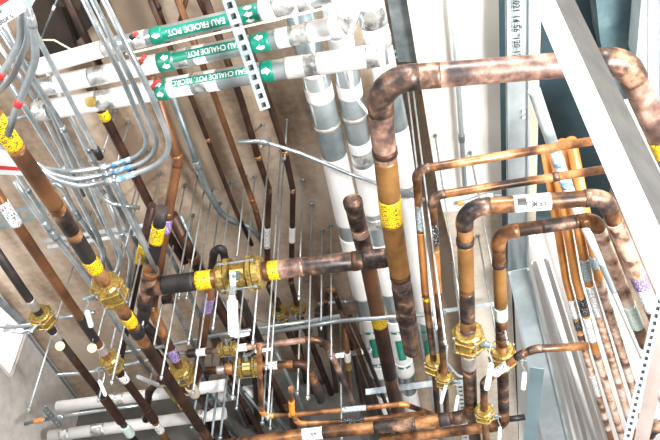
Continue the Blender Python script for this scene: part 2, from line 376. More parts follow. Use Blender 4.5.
#================================================================= STRUCTURE
Z = Vector((0, 0, 1))
W0 = P(28, 330, HC); A0 = P(82, 402, HC); wdir = (W0 - A0).normalized()
Wfar = W0 + wdir * 6
bx = Vector((1, 0, 0))
B0 = P(345, 330, HC); B0 = Vector((B0.x, A0.y, A0.z))
nout = Vector((wdir.y, -wdir.x, 0))
if nout.dot(A0 - CAM) < 0: nout = -nout
ceil_pts = [Wfar, A0, B0, B0 + Vector((0, 3.5, 0)), B0 + Vector((4, 3.5, 0)), Vector((B0.x + 4, -1.2, A0.z)), Vector((Wfar.x, -1.2, A0.z))]
link('ceiling', prism('ceiling', ceil_pts, .25), 'concrete', kind='structure')
o = link('wall_back', prism('wall_back', [A0, B0, B0 + Vector((0, .15, 0)), A0 + Vector((0, .15, 0))], -4.6), 'wall_dark', kind='structure')
link('wall_return', prism('wall_return', [B0 + Vector((0, .15, 0)), B0 + Vector((0, 3.5, 0)), B0 + Vector((-.15, 3.5, 0)), B0 + Vector((-.15, .15, 0))], -4.6), 'wall_dark', kind='structure')
o = bar('shadow_trim', None, None, W0 - Z * .03, A0 - Z * .03, 3, 'galv_dark'); o['kind'] = 'structure'  # dark bar drawn for the shadow line along the wall-ceiling track
sill = V(W0, 380)
link('wall_left', prism('wall_left', [A0, W0, W0 + nout * .2, A0 + nout * .2], -4.6), 'wall_grey', kind='structure')
lowW = Vector((W0.x, W0.y, sill.z)); lowF = lowW + wdir * 1.6
link('wall_left', prism('wall_left_low', [lowW, lowF, lowF + nout * .2, lowW + nout * .2], -(sill.z - CAM.z + 1.4)), 'wall_grey', kind='structure')
wl = lowF; wf = Vector((Wfar.x, Wfar.y, 0)); top = Vector((lowF.x, lowF.y, A0.z))
link('wall_left', prism('wall_left_far', [top, Wfar, Wfar + nout * .2, top + nout * .2], -4.6), 'wall_grey', kind='structure')
win = link('window_1', None, None, kind='structure'); win.location = lowW
fr = bmesh.new()
for a, b in ((W0, lowW), (lowW, lowF), (lowF, top), (top, W0)):
    i = (top + lowW) / 2
    a2 = a + (i - a) * .0; m2 = beam('f', a + nout * .03, b + nout * .03, .06, .05, nout.cross(b - a), lowW); fr.from_mesh(m2)
me = bpy.data.meshes.new('window_frame'); fr.to_mesh(me); fr.free(); link('window_frame', me, 'white', win)
area('window_daylight', (top + lowW) / 2 + nout * .5, (top + lowW) / 2 - nout, (2.4, 2.0), 70)
link('pane', prism('pane', [lowW + nout * .08, lowF + nout * .08, top + nout * .08, W0 + nout * .08], .006, lowW, nout), 'pane', win)
# plaster soffit to the right of the white insulated pipes, and panels beyond
HS = 2.95
def slab(name, pix, h, th, m): return link(name, prism(name, [P(x, y, h) for x, y in pix], th), m, kind='structure')
slab('trim_1', [(402, -30), (505, -30), (510, 205), (443, 212), (438, 190)], HS, .24, 'plaster')
slab('trim_4', [(443, 212), (510, 205), (512, 300), (520, 470), (484, 470), (470, 330)], HS, .24, 'concrete_pale')
slab('trim_2', [(512, 228), (575, 222), (640, 330), (720, 470), (520, 470)], HS + .02, .2, 'drywall')
#================================================================= RIGHT: DUCTS, STUDS
def boxthing(name, label, cat, pix, h, th, m, group=None, seams=None):
    pts = [P(x, y, h) for x, y in pix]; off = pts[0].copy()
    o = link(name, prism(name, pts, th, off), m, None, label, cat, group); o.location = off; return o
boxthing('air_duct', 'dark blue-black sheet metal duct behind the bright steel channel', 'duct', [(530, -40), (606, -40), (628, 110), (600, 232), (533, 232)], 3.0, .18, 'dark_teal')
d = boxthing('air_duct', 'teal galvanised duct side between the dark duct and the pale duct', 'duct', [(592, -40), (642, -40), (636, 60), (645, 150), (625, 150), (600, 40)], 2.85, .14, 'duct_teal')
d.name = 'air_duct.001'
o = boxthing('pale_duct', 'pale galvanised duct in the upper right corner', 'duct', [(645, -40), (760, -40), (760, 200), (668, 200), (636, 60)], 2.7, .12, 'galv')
for i, x in enumerate((652, 664)):
    a, b = P(x - 2, -20, 2.69), P(x - 3, 130, 2.69); s = bar('seam', None, None, a, b, 1.2, 'white', parent=o); s.location = a - o.location
boxthing('metal_sheet', 'blue-grey metal sheet behind the yellow-tagged copper pipe end', 'sheet', [(608, 108), (645, 100), (720, 230), (720, 330), (655, 250)], 2.45, .03, 'galv')
# steel stud with printed numbers on the soffit edge
def stud(name, label, q, h, m, th=.05, lip=True, group=None):
    pts = [P(x, y, h) for x, y in q]; off = pts[0].copy(); t = root(name, off, label, 'stud', group)
    link('stud_web', prism('web', pts, .004, off), m, t)
    link('stud_lip', prism('lip', [pts[0], pts[3], pts[3] + (pts[2] - pts[3]) * .1, pts[0] + (pts[1] - pts[0]) * .1], -th * .35, off), m, t)
    link('stud_lip', prism('lip', [pts[1] + (pts[0] - pts[1]) * .1, pts[2] + (pts[3] - pts[2]) * .1, pts[2], pts[1]], -th * .35, off), m, t)
    return t
def flat_text(name, txt, size_px, px, py, h, ang, m, parent):
    c = P(px, py, h); size = size_px * depth(c) / F; bm = text_bm(txt, size)
    du = P(px + math.cos(ang) * 5, py - math.sin(ang) * 5, h) - c; u = du.normalized(); n = Vector((0, 0, -1)); v = n.cross(u)
    for vv in bm.verts: vv.co = c + u * vv.co.x + v * vv.co.y - parent.location
    me = bpy.data.meshes.new(name); bm.to_mesh(me); bm.free(); return link(name, me, m, parent)
s1 = stud('steel_stud', 'pale galvanised stud with dotted date printing beside the dark gap', [(506, -20), (531, -20), (528, 268), (508, 272)], 2.84, 'galv')
flat_text('printed_text', '2021 14:56  120-12', 9, 516.5, 28, 2.825, math.radians(-89), 'ink', s1)
for y in (28, 36, 112, 118): 
    c = P(522 + (y % 3) * 2, y, 2.82); link('screw', sweep('screw', [c, c + Vector((0, 0, .01))], .007, s1.location, 10), 'white', s1)
bar('backing_strip', 'thin beige strip along the right of the printed stud', 'strip', P(537, -20, 2.86), P(532, 225, 2.86), 8, 'tan')
bar('gap_shade', 'narrow dark strip drawn as the shaded gap between cream soffit and printed stud', 'gap', P(501.5, -20, 2.84), P(505, 270, 2.84), 5, 'dark_teal')  # dark bar put where the open gap only shows shade
s2 = stud('steel_stud', 'blue-grey stud running down to the right below the printed stud', [(508, 272), (529, 268), (572, 450), (545, 450)], 2.74, 'galv')
flat_text('printed_text', '68 66-021', 8, 521, 300, 2.78, math.radians(-73), 'ink', s2)
s3 = stud('steel_track', 'wide pale track between the blue-grey stud and the white tube', [(531, 262), (548, 258), (608, 450), (576, 450)], 2.78, 'drywall')
bar('track_strip', 'mauve-grey strip with a small dark mark along the pale track', 'strip', P(533, 232, 2.7), P(588, 450, 2.7), 5, 'copper_pale').data.materials[0] = mat('mauve', [(.45, .42, .42), (.58, .55, .55)], .2, .5, 8)
bar('stud_upright', 'short teal-edged steel upright below the bent small copper pipe', 'stud', P(537, 368, 2.0), P(529, 452, 2.0), 13, 'galv_blue', thick=.004)
bar('drywall_strip', 'long cream board strip beside the orange copper risers', 'board', P(546, 228, 2.74), P(612, 450, 2.74), 8, 'drywall')
pipe('steel_conduit', 'white painted tube crossing the cream panel right of the grey studs', 'conduit', [(530, 228, 2.6), (561, 330, 2.6), (600, 455, 2.6)], 6.5, 'white')
pipe('dark_sleeve', 'short black pipe stub pointing right from the rightmost brass-valved riser', 'stub', [(503, 420, 1.9), (525, 417, 1.9)], 6, 'black')
# near vertical channel (C section, its pale face and its shaded side face)
def near_channel():
    d0 = 1.5; a = CAM + ray(524, -20) * d0; b = CAM + ray(669, 322) * d0 * .64
    e1 = (ray(546, -20) - ray(524, -20)) * d0; e2 = CAM + ray(565, -20) * (d0 + .12) - a; back = ray(545, 0).normalized() * .004
    t = root('steel_channel', b, 'large bright steel channel standing closest to the viewer at right', 'channel')
    def strip(nm, p, q, m):
        vs = [x - b for x in (a + p, a + q, a + q + back, a + p + back)] + [x - b for x in (b + p, b + q, b + q + back, b + p + back)]
        link(nm, mesh(nm, vs, [(3, 2, 1, 0), (4, 5, 6, 7), (0, 1, 5, 4), (1, 2, 6, 5), (2, 3, 7, 6), (3, 0, 4, 7)]), m, t)
    strip('front_face', Vector((0, 0, 0)), e1, 'drywall_metal'); strip('side_face', e1, e2, 'channel_shade')
    strip('rear_lip', e2, e2 - e1 * .25 + back * 8, 'channel_shade')
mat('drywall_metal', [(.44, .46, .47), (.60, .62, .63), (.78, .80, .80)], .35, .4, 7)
mat('channel_shade', [(.035, .035, .035), (.06, .06, .055)], .1, .75, 16, bump=.2)  # shade of the side face painted into its colour
near_channel()
# perforated strut at the lower right
a, b = P(664, 282, 1.6), P(622, 462, 1.35)
perforated('perforated_strut', 'perforated white steel strut slanting across the lower right corner', a, b, 8, 'drywall_metal', depthf=.3, hole_w=.4, back=True)
bar('strut_flange', 'pinkish grey side of the slanting strut in the lower right corner', 'strut', P(674, 286, 1.62), P(637, 462, 1.37), 14, 'channel_pink' if 'channel_pink' in MATS else mat('channel_pink', [(.44, .36, .33), (.62, .53, .50)], .5, .4, 6).name)
pipe('drain_pipe', 'white pipe end behind the slanting strut in the bottom right corner', 'pipe', [(640, 405, 2.0), (668, 428, 2.0)], 12, 'white', bands=[(656, 420, 5, 'foil')])
pipe('copper_pipe', 'short copper pipe end at the very bottom right corner', 'pipe', [(644, 447, 1.9), (652, 428, 1.9), (670, 424, 1.9)], 11, 'copper_orange', elbow='copper_burnt')
pipe('copper_pipe', 'small copper pipe stub at the right edge beyond the slanting strut', 'pipe', [(655, 372, 2.3), (672, 366, 2.3)], 9, 'copper_burnt', bands=[(660, 372, 3, 'black')])
#================================================================= INSULATED WHITE / SILVER PIPES
def lab(pa, t, px, py, Lpx, Wpx, roll=0):
    k = pxm(pa, px, py); return wrap('green_label', rect_bm(Lpx * k, Wpx * k), 'green', t, pa, px, py, (-1, 0), 0, t.location, roll, 1.06)
def arrows(pa, t, px, py, du, Lpx=8, Wpx=7, offs=(-.5, .5), roll=0):
    k = pxm(pa, px, py)
    for o_ in offs: wrap('white_arrow', arrow_bm(Lpx * k, Wpx * k), 'white_plastic', t, pa, px, py, du, 0, t.location, roll + o_, 1.12)
HE = 2.5
t, pa = pipe('insulated_pipe', 'topmost green-labelled pipe marked EAU FROIDE POT.', 'pipe', [(28, 70, HE), (120, 44, HE), (275, 8, HE), (330, -6, HE)], 17, 'jacket', br=3,
    bands=[(70, 57, 66, 'white', 1.04), (112, 45, 12, 'foil', 1.05), (140, 39, 10, 'foil'), (158, 35, 12, 'green', 1.05), (250, 13.5, 15, 'green', 1.05), (282, 6, 30, 'white', 1.35), (302, 1, 16, 'foil', 1.3)])
LB = lab(pa, t, 199, 25.5, 72, 12, 0); k = pxm(pa, 199, 25)
wrap('label_text', text_bm('EAU FROIDE POT.', 8.8 * k, 62 * k), 'white_plastic', LB, pa, 197, 26, (-1, 0), 0, t.location, 0, 1.09)
arrows(pa, t, 158, 35, (-1, 0), 9, 6.5, (0,)); arrows(pa, t, 250, 13.5, (-1, 0), 9, 6.5, (-.75, 0, .75))
t, pa = pipe('insulated_pipe', 'middle green-labelled pipe marked EAU CHAUDE POT.', 'pipe', [(38, 88, HE), (130, 69, HE), (261, 42, HE), (352, 24, HE)], 19, 'jacket', br=3,
    bands=[(75, 80, 40, 'white', 1.04), (48, 86, 14, 'foil', 1.06), (99, 75, 14, 'foil', 1.07), (125, 70, 34, 'white', 1.05), (153, 64, 18, 'white', 1.03), (168, 61, 12, 'green', 1.05), (183, 58, 7, 'foil', 1.03), (201, 54, 8, 'white', 1.04),
           (261, 42, 14, 'green', 1.05), (283, 38, 12, 'white', 1.06), (300, 34, 16, 'foil', 1.03), (327, 29, 36, 'white', 1.12), (347, 25, 10, 'foil', 1.18)])
LB = lab(pa, t, 209, 53.5, 72, 10, -.25); k = pxm(pa, 205, 55)
wrap('label_text', text_bm('EAU CHAUDE POT.', 8.2 * k, 55 * k), 'white_plastic', LB, pa, 215, 52.5, (-1, 0), 0, t.location, -.25, 1.09)
arrows(pa, t, 168, 61, (-1, 0), 8, 7, (-.45, .45)); arrows(pa, t, 261, 42, (-1, 0), 9, 7, (-.5, .5))
t, pa = pipe('insulated_pipe', 'lowest green-labelled pipe marked EAU CHAUDE POT. RECIRC.', 'pipe', [(36, 112, HE), (140, 93, HE), (268, 71, HE), (388, 54, HE)], 21, 'jacket', br=3,
    bands=[(80, 105, 50, 'white', 1.04), (40, 112, 20, 'foil', 1.05), (108, 99, 12, 'foil', 1.06), (132, 94, 30, 'white', 1.04), (152, 91, 14, 'white', 1.05), (164, 89, 11, 'green', 1.06), (180, 86, 22, 'white', 1.03), (203, 82, 12, 'foil', 1.04), (213, 80, 8, 'white', 1.05),
           (268, 71, 11, 'green', 1.05), (295, 67, 13, 'white', 1.06), (309, 64, 16, 'foil', 1.04), (350, 59, 66, 'white', 1.08), (372, 56, 10, 'foil', 1.11)])
LB = lab(pa, t, 214, 80, 82, 8.5, -.35); k = pxm(pa, 214, 80)
wrap('label_text', text_bm('EAU CHAUDE POT. RECIRC.', 7.4 * k, 78 * k), 'white_plastic', LB, pa, 212, 80, (-1, 0), 0, t.location, -.35, 1.09)
arrows(pa, t, 164, 89, (1, 0), 7, 7, (-.45, .45)); arrows(pa, t, 268, 71, (1, 0), 9, 8, (0,))
c, ax = pa.near(96, 102); n = (CAM - c); n = (n - ax * n.dot(ax)).normalized()
o = link('round_gauge_port', sweep('port', [c + n * pa.r * .9, c + n * pa.r * 1.25], .022, c, 16), 'brass', None, 'round brass fitting showing through the lowest labelled white pipe', 'fitting'); o.location = c
perforated('perforated_strut', 'slotted steel strut crossing under the three green-labelled pipes', P(224, -12, 2.32), P(265, 109, 2.32), 11, 'galv', depthf=.5, hole_w=.45, back=True)
bar('flat_strip', 'thin tan strip running diagonally over the green-labelled pipes', 'strip', P(126, 54, 2.28), P(378, -4, 2.28), 2.2, 'tan', thick=.004)
pipe('white_cable', 'loose white cable hanging down beside the white elbow pipe', 'cable', [(370, -12, 2.25), (360, 8, 2.25), (346, 42, 2.25), (344, 74, 2.25), (356, 98, 2.25), (372, 118, 2.25)], 3.2, 'white_plastic', br=.25, seg=10)
HB = 2.86
def greenbar(t, pa, px, py, Lp, Wp):
    k = pxm(pa, px, py); g = wrap('green_label', rect_bm(Lp * k, Wp * k), 'green', t, pa, px, py, (0, -1), 0, t.location, 0, 1.16)
    for q in (-1, 1):
        e = wrap('green_label', rect_bm(3.5 * k, Wp * 1.7 * k), 'green', t, pa, px + q * Lp * .13, py + q * Lp / 2, (0, -1), 0, t.location, 0, 1.17)
        wrap('white_arrow', arrow_bm(4 * k, 4 * k), 'white_plastic', e, pa, px + q * Lp * .13, py + q * Lp / 2, (0, -1), 0, t.location, 0, 1.2)
    wrap('label_text', text_bm('EAU CHAUDE', 4.6 * k), 'pale_green', g, pa, px, py, (0, -1), 0, t.location, 0, 1.18)
t, pa = pipe('insulated_pipe', 'left one of the big silver-jacketed pipes running away under the labelled pipes', 'pipe', [(293, -15, HB), (330, 135, HB), (349, 225, HB), (374, 345, HB), (394, 440, HB)], 26, 'jacket', ref=P(330, 135, HB), br=4,
    bands=[(312, 62, 14, 'white', 1.03), (317, 92, 12, 'white', 1.05), (328, 124, 2, 'solder', 1.06), (342, 186, 66, 'white', 1.05), (362, 263, 60, 'white', 1.05), (372, 336, 46, 'white', 1.06), (378, 365, 10, 'white', 1.14), (388, 405, 30, 'white', 1.02)])
greenbar(t, pa, 373, 340, 32, 7)
t, pa = pipe('insulated_pipe', 'middle one of the big silver-jacketed pipes running away behind the copper elbow', 'pipe', [(331, -15, HB), (358, 135, HB), (376, 225, HB), (400, 345, HB), (419, 440, HB)], 23, 'jacket', ref=P(358, 135, HB), br=4,
    bands=[(341, 46, 20, 'white', 1.04), (350, 88, 10, 'white', 1.05), (354, 116, 2, 'solder', 1.06), (359, 144, 10, 'white', 1.03), (363, 154, 9, 'foil', 1.03), (371, 186, 46, 'white', 1.04), (378, 218, 8, 'foil', 1.05), (386, 264, 50, 'white', 1.04), (399, 338, 44, 'white', 1.08), (404, 364, 12, 'white', 1.16), (412, 405, 30, 'white', 1.02)])
greenbar(t, pa, 400, 343, 34, 8)
t, pa = pipe('insulated_pipe', 'right one of the big white-wrapped pipes beside the cream soffit', 'pipe', [(366, -15, HB), (398, 135, HB), (412, 225, HB), (430, 350, HB), (446, 440, HB)], 24, 'white', ref=P(398, 135, HB), br=4,
    bands=[(372, 14, 16, 'foil', 1.04), (378, 40, 8, 'foil', 1.06), (391, 104, 44, 'jacket', 1.02), (404, 185, 9, 'foil', 1.05), (426, 340, 44, 'jacket', 1.02)])
greenbar(t, pa, 425, 343, 36, 7)
boxthing('air_duct', 'narrow dark grey duct strip behind the top of the white-wrapped pipe', 'duct', [(384, -20), (402, -20), (418, 62), (398, 62)], 3.0, .1, 'steel_dark')
perforated('perforated_strut', 'short slotted strut end beside the big copper elbow', P(392, 55, 3.17), P(412, 51, 3.17), 8, 'galv')
# white insulated pipes at the lower left, near the back wall
for lb, q, wp, bs in (('upper long white insulated pipe near the wall at lower left', [(58, 407), (225, 385)], 12, [(120, 399, 8, 'foil'), (175, 392, 6, 'foil')]),
                      ('lower white insulated pipe with foil joints near the wall at lower left', [(50, 436), (150, 423), (225, 413)], 12, [(66, 434, 7, 'foil'), (100, 429, 12, 'foil'), (200, 416, 8, 'foil')])):
    pipe('insulated_pipe', lb, 'pipe', [(x, y, 2.62) for x, y in q], wp, 'white', bands=bs, br=3)
pipe('insulated_pipe', 'short white insulated pipe seen between the dark pipes right of the purple-tagged valve', 'pipe', [(205, 398, 2.8), (262, 390, 2.8)], 13, 'white', bands=[(232, 394, 4, 'foil')])
#================================================================= BIG COPPER
HG = 2.05
t, pa = pipe('copper_pipe', 'largest copper pipe, elbowed at both ends, crossing behind the steel channel', 'pipe',
    [(672, 165, HG), (625, 60, HG), (378, 80, HG), (391, 215, HG), (406, 315, HG), (412, 350, HG + .1)], 26, 'copper_pale', elbow='copper_burnt', ref=P(500, 70, HG), br=.1,
    bands=[(386, 152, 2.5, 'copper_dark', 1.1), (391, 208, 22, 'yellow_tag', 1.04), (657, 148, 16, 'yellow_tag', 1.04), (402, 275, 3, 'copper_dark', 1.05), (404, 300, 28, 'copper_burnt', 1.05), (388, 178, 36, 'copper_gold', 1.02), (397, 246, 52, 'copper_gold', 1.02), (424, 76, 30, 'copper_burnt', 1.01)])
def chevrons(pa, t, px, py, dpx, n, cols=(-.45, .45)):
    k = pxm(pa, px, py)
    for c_ in cols:
        for i in range(n):
            f = (i + .5) / n - .5; b_ = bmesh.new()
            b_.faces.new([b_.verts.new((x * k, y * k, 0)) for x, y in ((-1.2, -1.6), (0, -1.6), (1.3, 0), (0, 1.6), (-1.2, 1.6), (.1, 0))])
            wrap('printed_mark', b_, 'ink', t, pa, px + f * dpx[0], py + f * dpx[1], (0, 1), 0, t.location, c_, 1.06, 2)
        b_ = rect_bm(abs(dpx[1]) * .8 * k, 1.6 * k); wrap('printed_mark', b_, 'yellow_tag', t, pa, px, py, (0, 1), 0, t.location, c_ * .2, 1.06, 2)
chevrons(pa, t, 391, 208, (2, 20), 5)
t, pa = pipe('copper_pipe', 'fat copper main running level from the black tee to the large riser', 'pipe', [(150, 287, 2.2), (205, 280, 2.2), (290, 268, 2.2), (402, 256, 2.2)], 19, 'copper_burnt', br=4,
    bands=[(178, 284, 30, 'copper_black', 1.03), (204, 280, 13, 'yellow_tag', 1.06), (214, 278, 8, 'copper', 1.03), (275, 270, 8, 'yellow_tag', 1.06), (267, 271, 8, 'copper', 1.04), (291, 268, 24, 'copper_pale', 1.01), (355, 261, 3, 'copper_dark', 1.06), (375, 259, 20, 'copper_burnt', 1.06)])
valve('large brass three-piece valve with long steel bolts on the level main', pa, 241, 275, 46, (0.06, 1), gl=1.25, gw=1.25, scale=1.05)
t, pa = pipe('copper_pipe', 'capped brown copper pipe running away between the white green-barred pipes', 'pipe', [(353, 203, 2.55), (367, 260, 2.55), (397, 410, 2.55)], 17, 'copper_brown', ref=P(360, 235, 2.55), br=3,
    bands=[(354, 214, 22, 'copper_burnt', 1.03), (358, 232, 5, 'copper_pale', 1.02), (362, 250, 30, 'copper_burnt', 1.02), (379, 319, 8, 'yellow_tag', 1.06), (386, 350, 50, 'copper_dark', 1.02)])
c = pa.ctrl[0]; ax = (pa.ctrl[0] - pa.ctrl[1]).normalized()
link('end_cap', sweep('cap', [c - ax * .02, c + ax * .015, c + ax * .03], pa.r * 1.12, t.location, 20, [1, 1, .6]), 'copper_burnt', t)
t, pa = pipe('copper_tee', 'dark scorched copper tee where the level main meets the upright pipes', 'tee', [(151, 270, 2.2), (147, 287, 2.2), (144, 306, 2.2)], 15, 'copper_burnt', bands=[(151, 272, 4, 'copper_brown', 1.08), (145, 302, 4, 'copper_black', 1.08)], br=3)
# top foil elbows
for lb, q, w_ in (('foil-wrapped white elbow at the top edge above the first labelled pipe', [(262, 12), (282, 6), (292, -14)], 25), ('foil-wrapped white elbow at the end of the middle labelled pipe', [(330, 30), (352, 24), (338, -10)], 20)):
    pipe('insulated_elbow', lb, 'elbow', [(x, y, 2.42) for x, y in q], w_, 'white', bands=[(q[1][0] + 2, q[1][1] - 2, 12, 'foil', 1.04)], br=.06)
# left foreground pipes
t, pa = pipe('copper_pipe', 'thick copper pipe with three yellow tags descending from the left edge', 'pipe', [(-20, 97, 1.8), (50, 197, 1.82), (93, 265, 1.9), (133, 326, 2.0), (190, 412, 2.2), (215, 450, 2.3)], 17, 'copper', ref=P(50, 197, 1.82), br=3,
    bands=[(6, 130, 30, 'yellow_tag', 1.04), (36, 177, 66, 'copper_brown', 1.02), (65, 220, 24, 'copper_burnt', 1.02), (82, 248, 26, 'copper_black', 1.02), (92, 263, 12, 'yellow_tag', 1.07), (128, 318, 9, 'yellow_tag', 1.07), (136, 330, 8, 'copper_black', 1.12), (172, 385, 100, 'copper_dark', 1.02)])
chevrons(pa, t, 6, 130, (16, 24), 5)
valve('brass valve with black lever and pale grip on the thick left pipe', pa, 110, 291, 36, (0.1, 1), gl=0.85, gw=1.1, grip='grey_grip', tilt=(-1.6, 0), scale=1.15)
t, pa = pipe('copper_pipe', 'slim copper pipe with white printed sticker left of the thick tagged pipe', 'pipe', [(-18, 172, 2.0), (50, 274, 2.0), (98, 344, 2.1), (150, 413, 2.2), (172, 450, 2.2)], 10.5, 'copper_brown', ref=P(50, 274, 2.0), br=3,
    bands=[(8, 214, 26, 'white_tag', 1.07), (86, 328, 26, 'copper_black', 1.04), (101, 350, 8, 'solder', 1.15), (130, 388, 70, 'copper_dark', 1.03), (122, 378, 6, 'white_tag', 1.15), (150, 414, 13, 'copper_dark', 1.3), (157, 428, 8, 'white_tag', 1.12)])
valve('brass valve with long white lever on the slim stickered pipe', pa, 110, 363, 23, (-0.1, 1), gl=1.35, gw=1.2, tilt=(-1.6, 0.2), scale=1.25)
p2 = pa
t, pa = pipe('copper_pipe', 'leftmost dark copper pipe passing the small window at lower left', 'pipe', [(-14, 236, 2.1), (33, 305, 2.1), (56, 336, 2.15), (104, 398, 2.2), (142, 450, 2.25)], 9, 'copper_black', ref=P(33, 305, 2.1), br=3,
    bands=[(32, 303, 8, 'solder', 1.1), (56, 335, 9, 'solder', 1.15), (85, 372, 40, 'copper_dark', 1.03), (112, 409, 30, 'copper_dark', 1.35), (128, 430, 9, 'green_tag', 1.4)])
valve('brass valve with steel lever reaching toward the small window', pa, 43, 318, 20, (-0.8, 0.65), gl=2.3, gw=1.3, grip='steel', tilt=(-0.8, 0.3), scale=1.4)
def disc(label, px, py, h):
    c = P(px, py, h); t = root('hanging_tag', c, label, 'tag'); v = (CAM - c).normalized()
    link('disc', sweep('disc', [c, c + v * .003], 4.6 * depth(c) / F, c, 20), 'tag_brass', t)
    up = P(px + 1, py - 9, h) - c; link('bead_chain', sweep('chain', [up * .4 + c, up + c], .0018, c, 6), 'rod', t)
disc('round brass tag hanging under the leftmost pipe valve', 60, 346, 2.02); disc('round brass tag hanging beside the slim stickered pipe', 92, 348, 1.98)
#================================================================= CENTRE LEFT COPPER CLUSTER
t, pa = pipe('copper_pipe', 'dark copper pipe with yellow tag passing under the blue-taped conduits', 'pipe', [(90, 85, 2.75), (104, 115, 2.75), (150, 205, 2.75), (185, 262, 2.75)], 9, 'copper_dark', br=3,
    bands=[(104, 114, 6, 'yellow_tag', 1.08), (96, 98, 14, 'jacket', 1.02)])
t, pa = pipe('copper_pipe', 'brown copper pipe bending at an elbow, purple tag near its middle', 'pipe', [(150, 75, 2.72), (178, 160, 2.68), (168, 215, 2.58), (152, 310, 2.42), (172, 352, 2.35), (182, 372, 2.35), (196, 396, 2.4)], 10.5, 'copper_brown', elbow='copper_brown', br=.07, ref=P(168, 215, 2.4),
    bands=[(155, 322, 30, 'copper', 1.12), (167, 221, 17, 'purple_tag', 1.08), (172, 355, 10, 'purple_tag', 1.2), (196, 388, 8, 'tan', 1.35)])
valve('chunky brass valve below the second purple tag, grey lever to its left', pa, 182, 373, 25, (-1, -0.75), gl=1.9, gw=1.4, grip='grey_grip', tilt=(-0.4, 0), scale=1.5)
t, pa = pipe('copper_pipe', 'black-scorched copper pipe with yellow tag meeting the level main', 'pipe', [(162, 209, 2.3), (157, 235, 2.3), (148, 290, 2.25), (142, 322, 2.3)], 12, 'copper_black', br=3,
    bands=[(157, 233, 15, 'yellow_tag', 1.08), (148, 283, 22, 'copper_burnt', 1.25), (143, 310, 18, 'copper_black', 1.15)])
t, pa = pipe('copper_pipe', 'narrow copper pipe with yellow tag left of the scorched pipe', 'pipe', [(152, 205, 2.6), (141, 253, 2.6), (132, 300, 2.6), (120, 360, 2.6)], 7.5, 'copper_dark', bands=[(141, 253, 17, 'yellow_tag', 1.1)], br=3)
t, pa = pipe('copper_pipe', 'dark copper pipe slanting right behind the purple-tagged pipe', 'pipe', [(172, 215, 2.75), (198, 268, 2.75), (222, 312, 2.75), (262, 385, 2.75)], 10, 'copper_dark', bands=[(193, 258, 5, 'copper', 1.12)], br=3)
t, pa = pipe('copper_pipe', 'black hooked copper pipe looping over left of the large brass valve', 'pipe', [(207, 300, 2.6), (214, 252, 2.6), (222, 247, 2.6), (228, 270, 2.6), (262, 345, 2.6)], 8, 'copper_black', elbow='copper_black', br=.035)
t, pa = pipe('copper_pipe', 'copper pipe with purple tag dropping below the yellow-tagged main', 'pipe', [(212, 284, 2.54), (206, 312, 2.54), (198, 372, 2.54), (190, 392, 2.54), (182, 384, 2.54)], 9.5, 'copper_brown', elbow='copper_brown', br=.05, bands=[(208, 304, 13, 'purple_tag', 1.08)])
t, pa = pipe('copper_pipe', 'dark copper branch curving down left of the grey-levered valve', 'pipe', [(178, 378, 2.45), (160, 379, 2.45), (149, 392, 2.45), (146, 420, 2.45)], 7.5, 'copper_dark', elbow='copper_dark', br=.05)
t, pa = pipe('copper_pipe', 'dark pipe with corroded brass joint heading to the bottom edge', 'pipe', [(165, 378, 2.5), (182, 402, 2.5), (215, 445, 2.55)], 9, 'copper_dark', br=3, bands=[(172, 390, 20, 'brass', 1.5), (184, 404, 3, 'yellow_tag', 1.2)])
t, pa = pipe('copper_pipe', 'dark pipe slanting from the scorched tee to the two lower valves', 'pipe', [(138, 318, 2.65), (170, 352, 2.65), (232, 445, 2.65)], 9, 'copper_dark', br=3, bands=[(146, 328, 10, 'copper_black', 1.15)])
t, pa = pipe('copper_pipe', 'short rust-coloured pipe behind the black tee going left', 'pipe', [(120, 300, 2.7), (146, 338, 2.7), (166, 368, 2.7)], 8, 'copper_dark', br=3, bands=[(138, 326, 4, 'copper', 1.1)])
t, pa = pipe('copper_pipe', 'round-ended black stub beside the black part of the main', 'pipe', [(163, 300, 2.35), (176, 298, 2.35)], 9, 'copper_black', bands=[(174, 298, 3, 'copper_burnt', 1.15)])
#================================================================= CEILING COPPER RUNS
cr = [('thin ceiling copper pipe nearest the grey bent conduit', [(150, 0), (192, 100), (236, 211), (252, 245)], 5, [(207, 140, 3, 'copper')]),
      ('ceiling copper pipe second from the grey bent conduit', [(176, -5), (216, 100), (256, 211), (261, 232)], 6.5, [(252, 200, 3, 'copper')]),
      ('ceiling copper pipe with a black and white label by its lower bend', [(206, 0), (241, 100), (258, 157), (269, 190), (267, 240), (268, 285), (281, 316)], 7, [(267, 237, 19, 'white_tag', 1.1), (258, 157, 3, 'copper', 1.2)]),
      ('ceiling copper pipe with a small white label by its lower bend', [(240, 20), (270, 105), (285, 152), (293, 190), (292, 240), (291, 282), (299, 312)], 6.5, [(292, 234, 12, 'white', 1.15), (285, 152, 3, 'copper', 1.2)])]
CP = []
for i, (lb, q, wp, bs) in enumerate(cr):
    t, pa = pipe('copper_pipe', lb, 'pipe', [(x, y, 2.98 - .015 * i) for x, y in q], wp, 'copper_dark' if i != 1 else 'copper_brown', bands=bs, elbow='copper_burnt', br=.05, ref=P(q[1][0], q[1][1], 2.98)); CP.append(pa)
valve('small dark brass valve at the lower end of the black and white labelled pipe', CP[2], 279, 314, 12, (-1, -0.6), gl=1.9, grip='steel', tilt=(-0.3, 0.2), scale=1.7)
valve('small brass valve at the lower end of the small white labelled pipe', CP[3], 298, 309, 12, (-1, -0.7), gl=1.9, grip='steel', tilt=(-0.3, 0.2), scale=1.7)
pipe('copper_pipe', 'faint dark pipe crossing the ceiling above the strut at top left', 'pipe', [(106, 78, 3.05), (64, -6, 3.05)], 8, 'copper_dark')
pipe('copper_pipe', 'dark pipe at the top edge left of the cold water label', 'pipe', [(170, 40, 3.0), (152, -8, 3.0)], 5, 'copper_dark', bands=[(158, 8, 4, 'copper_black', 1.4)])
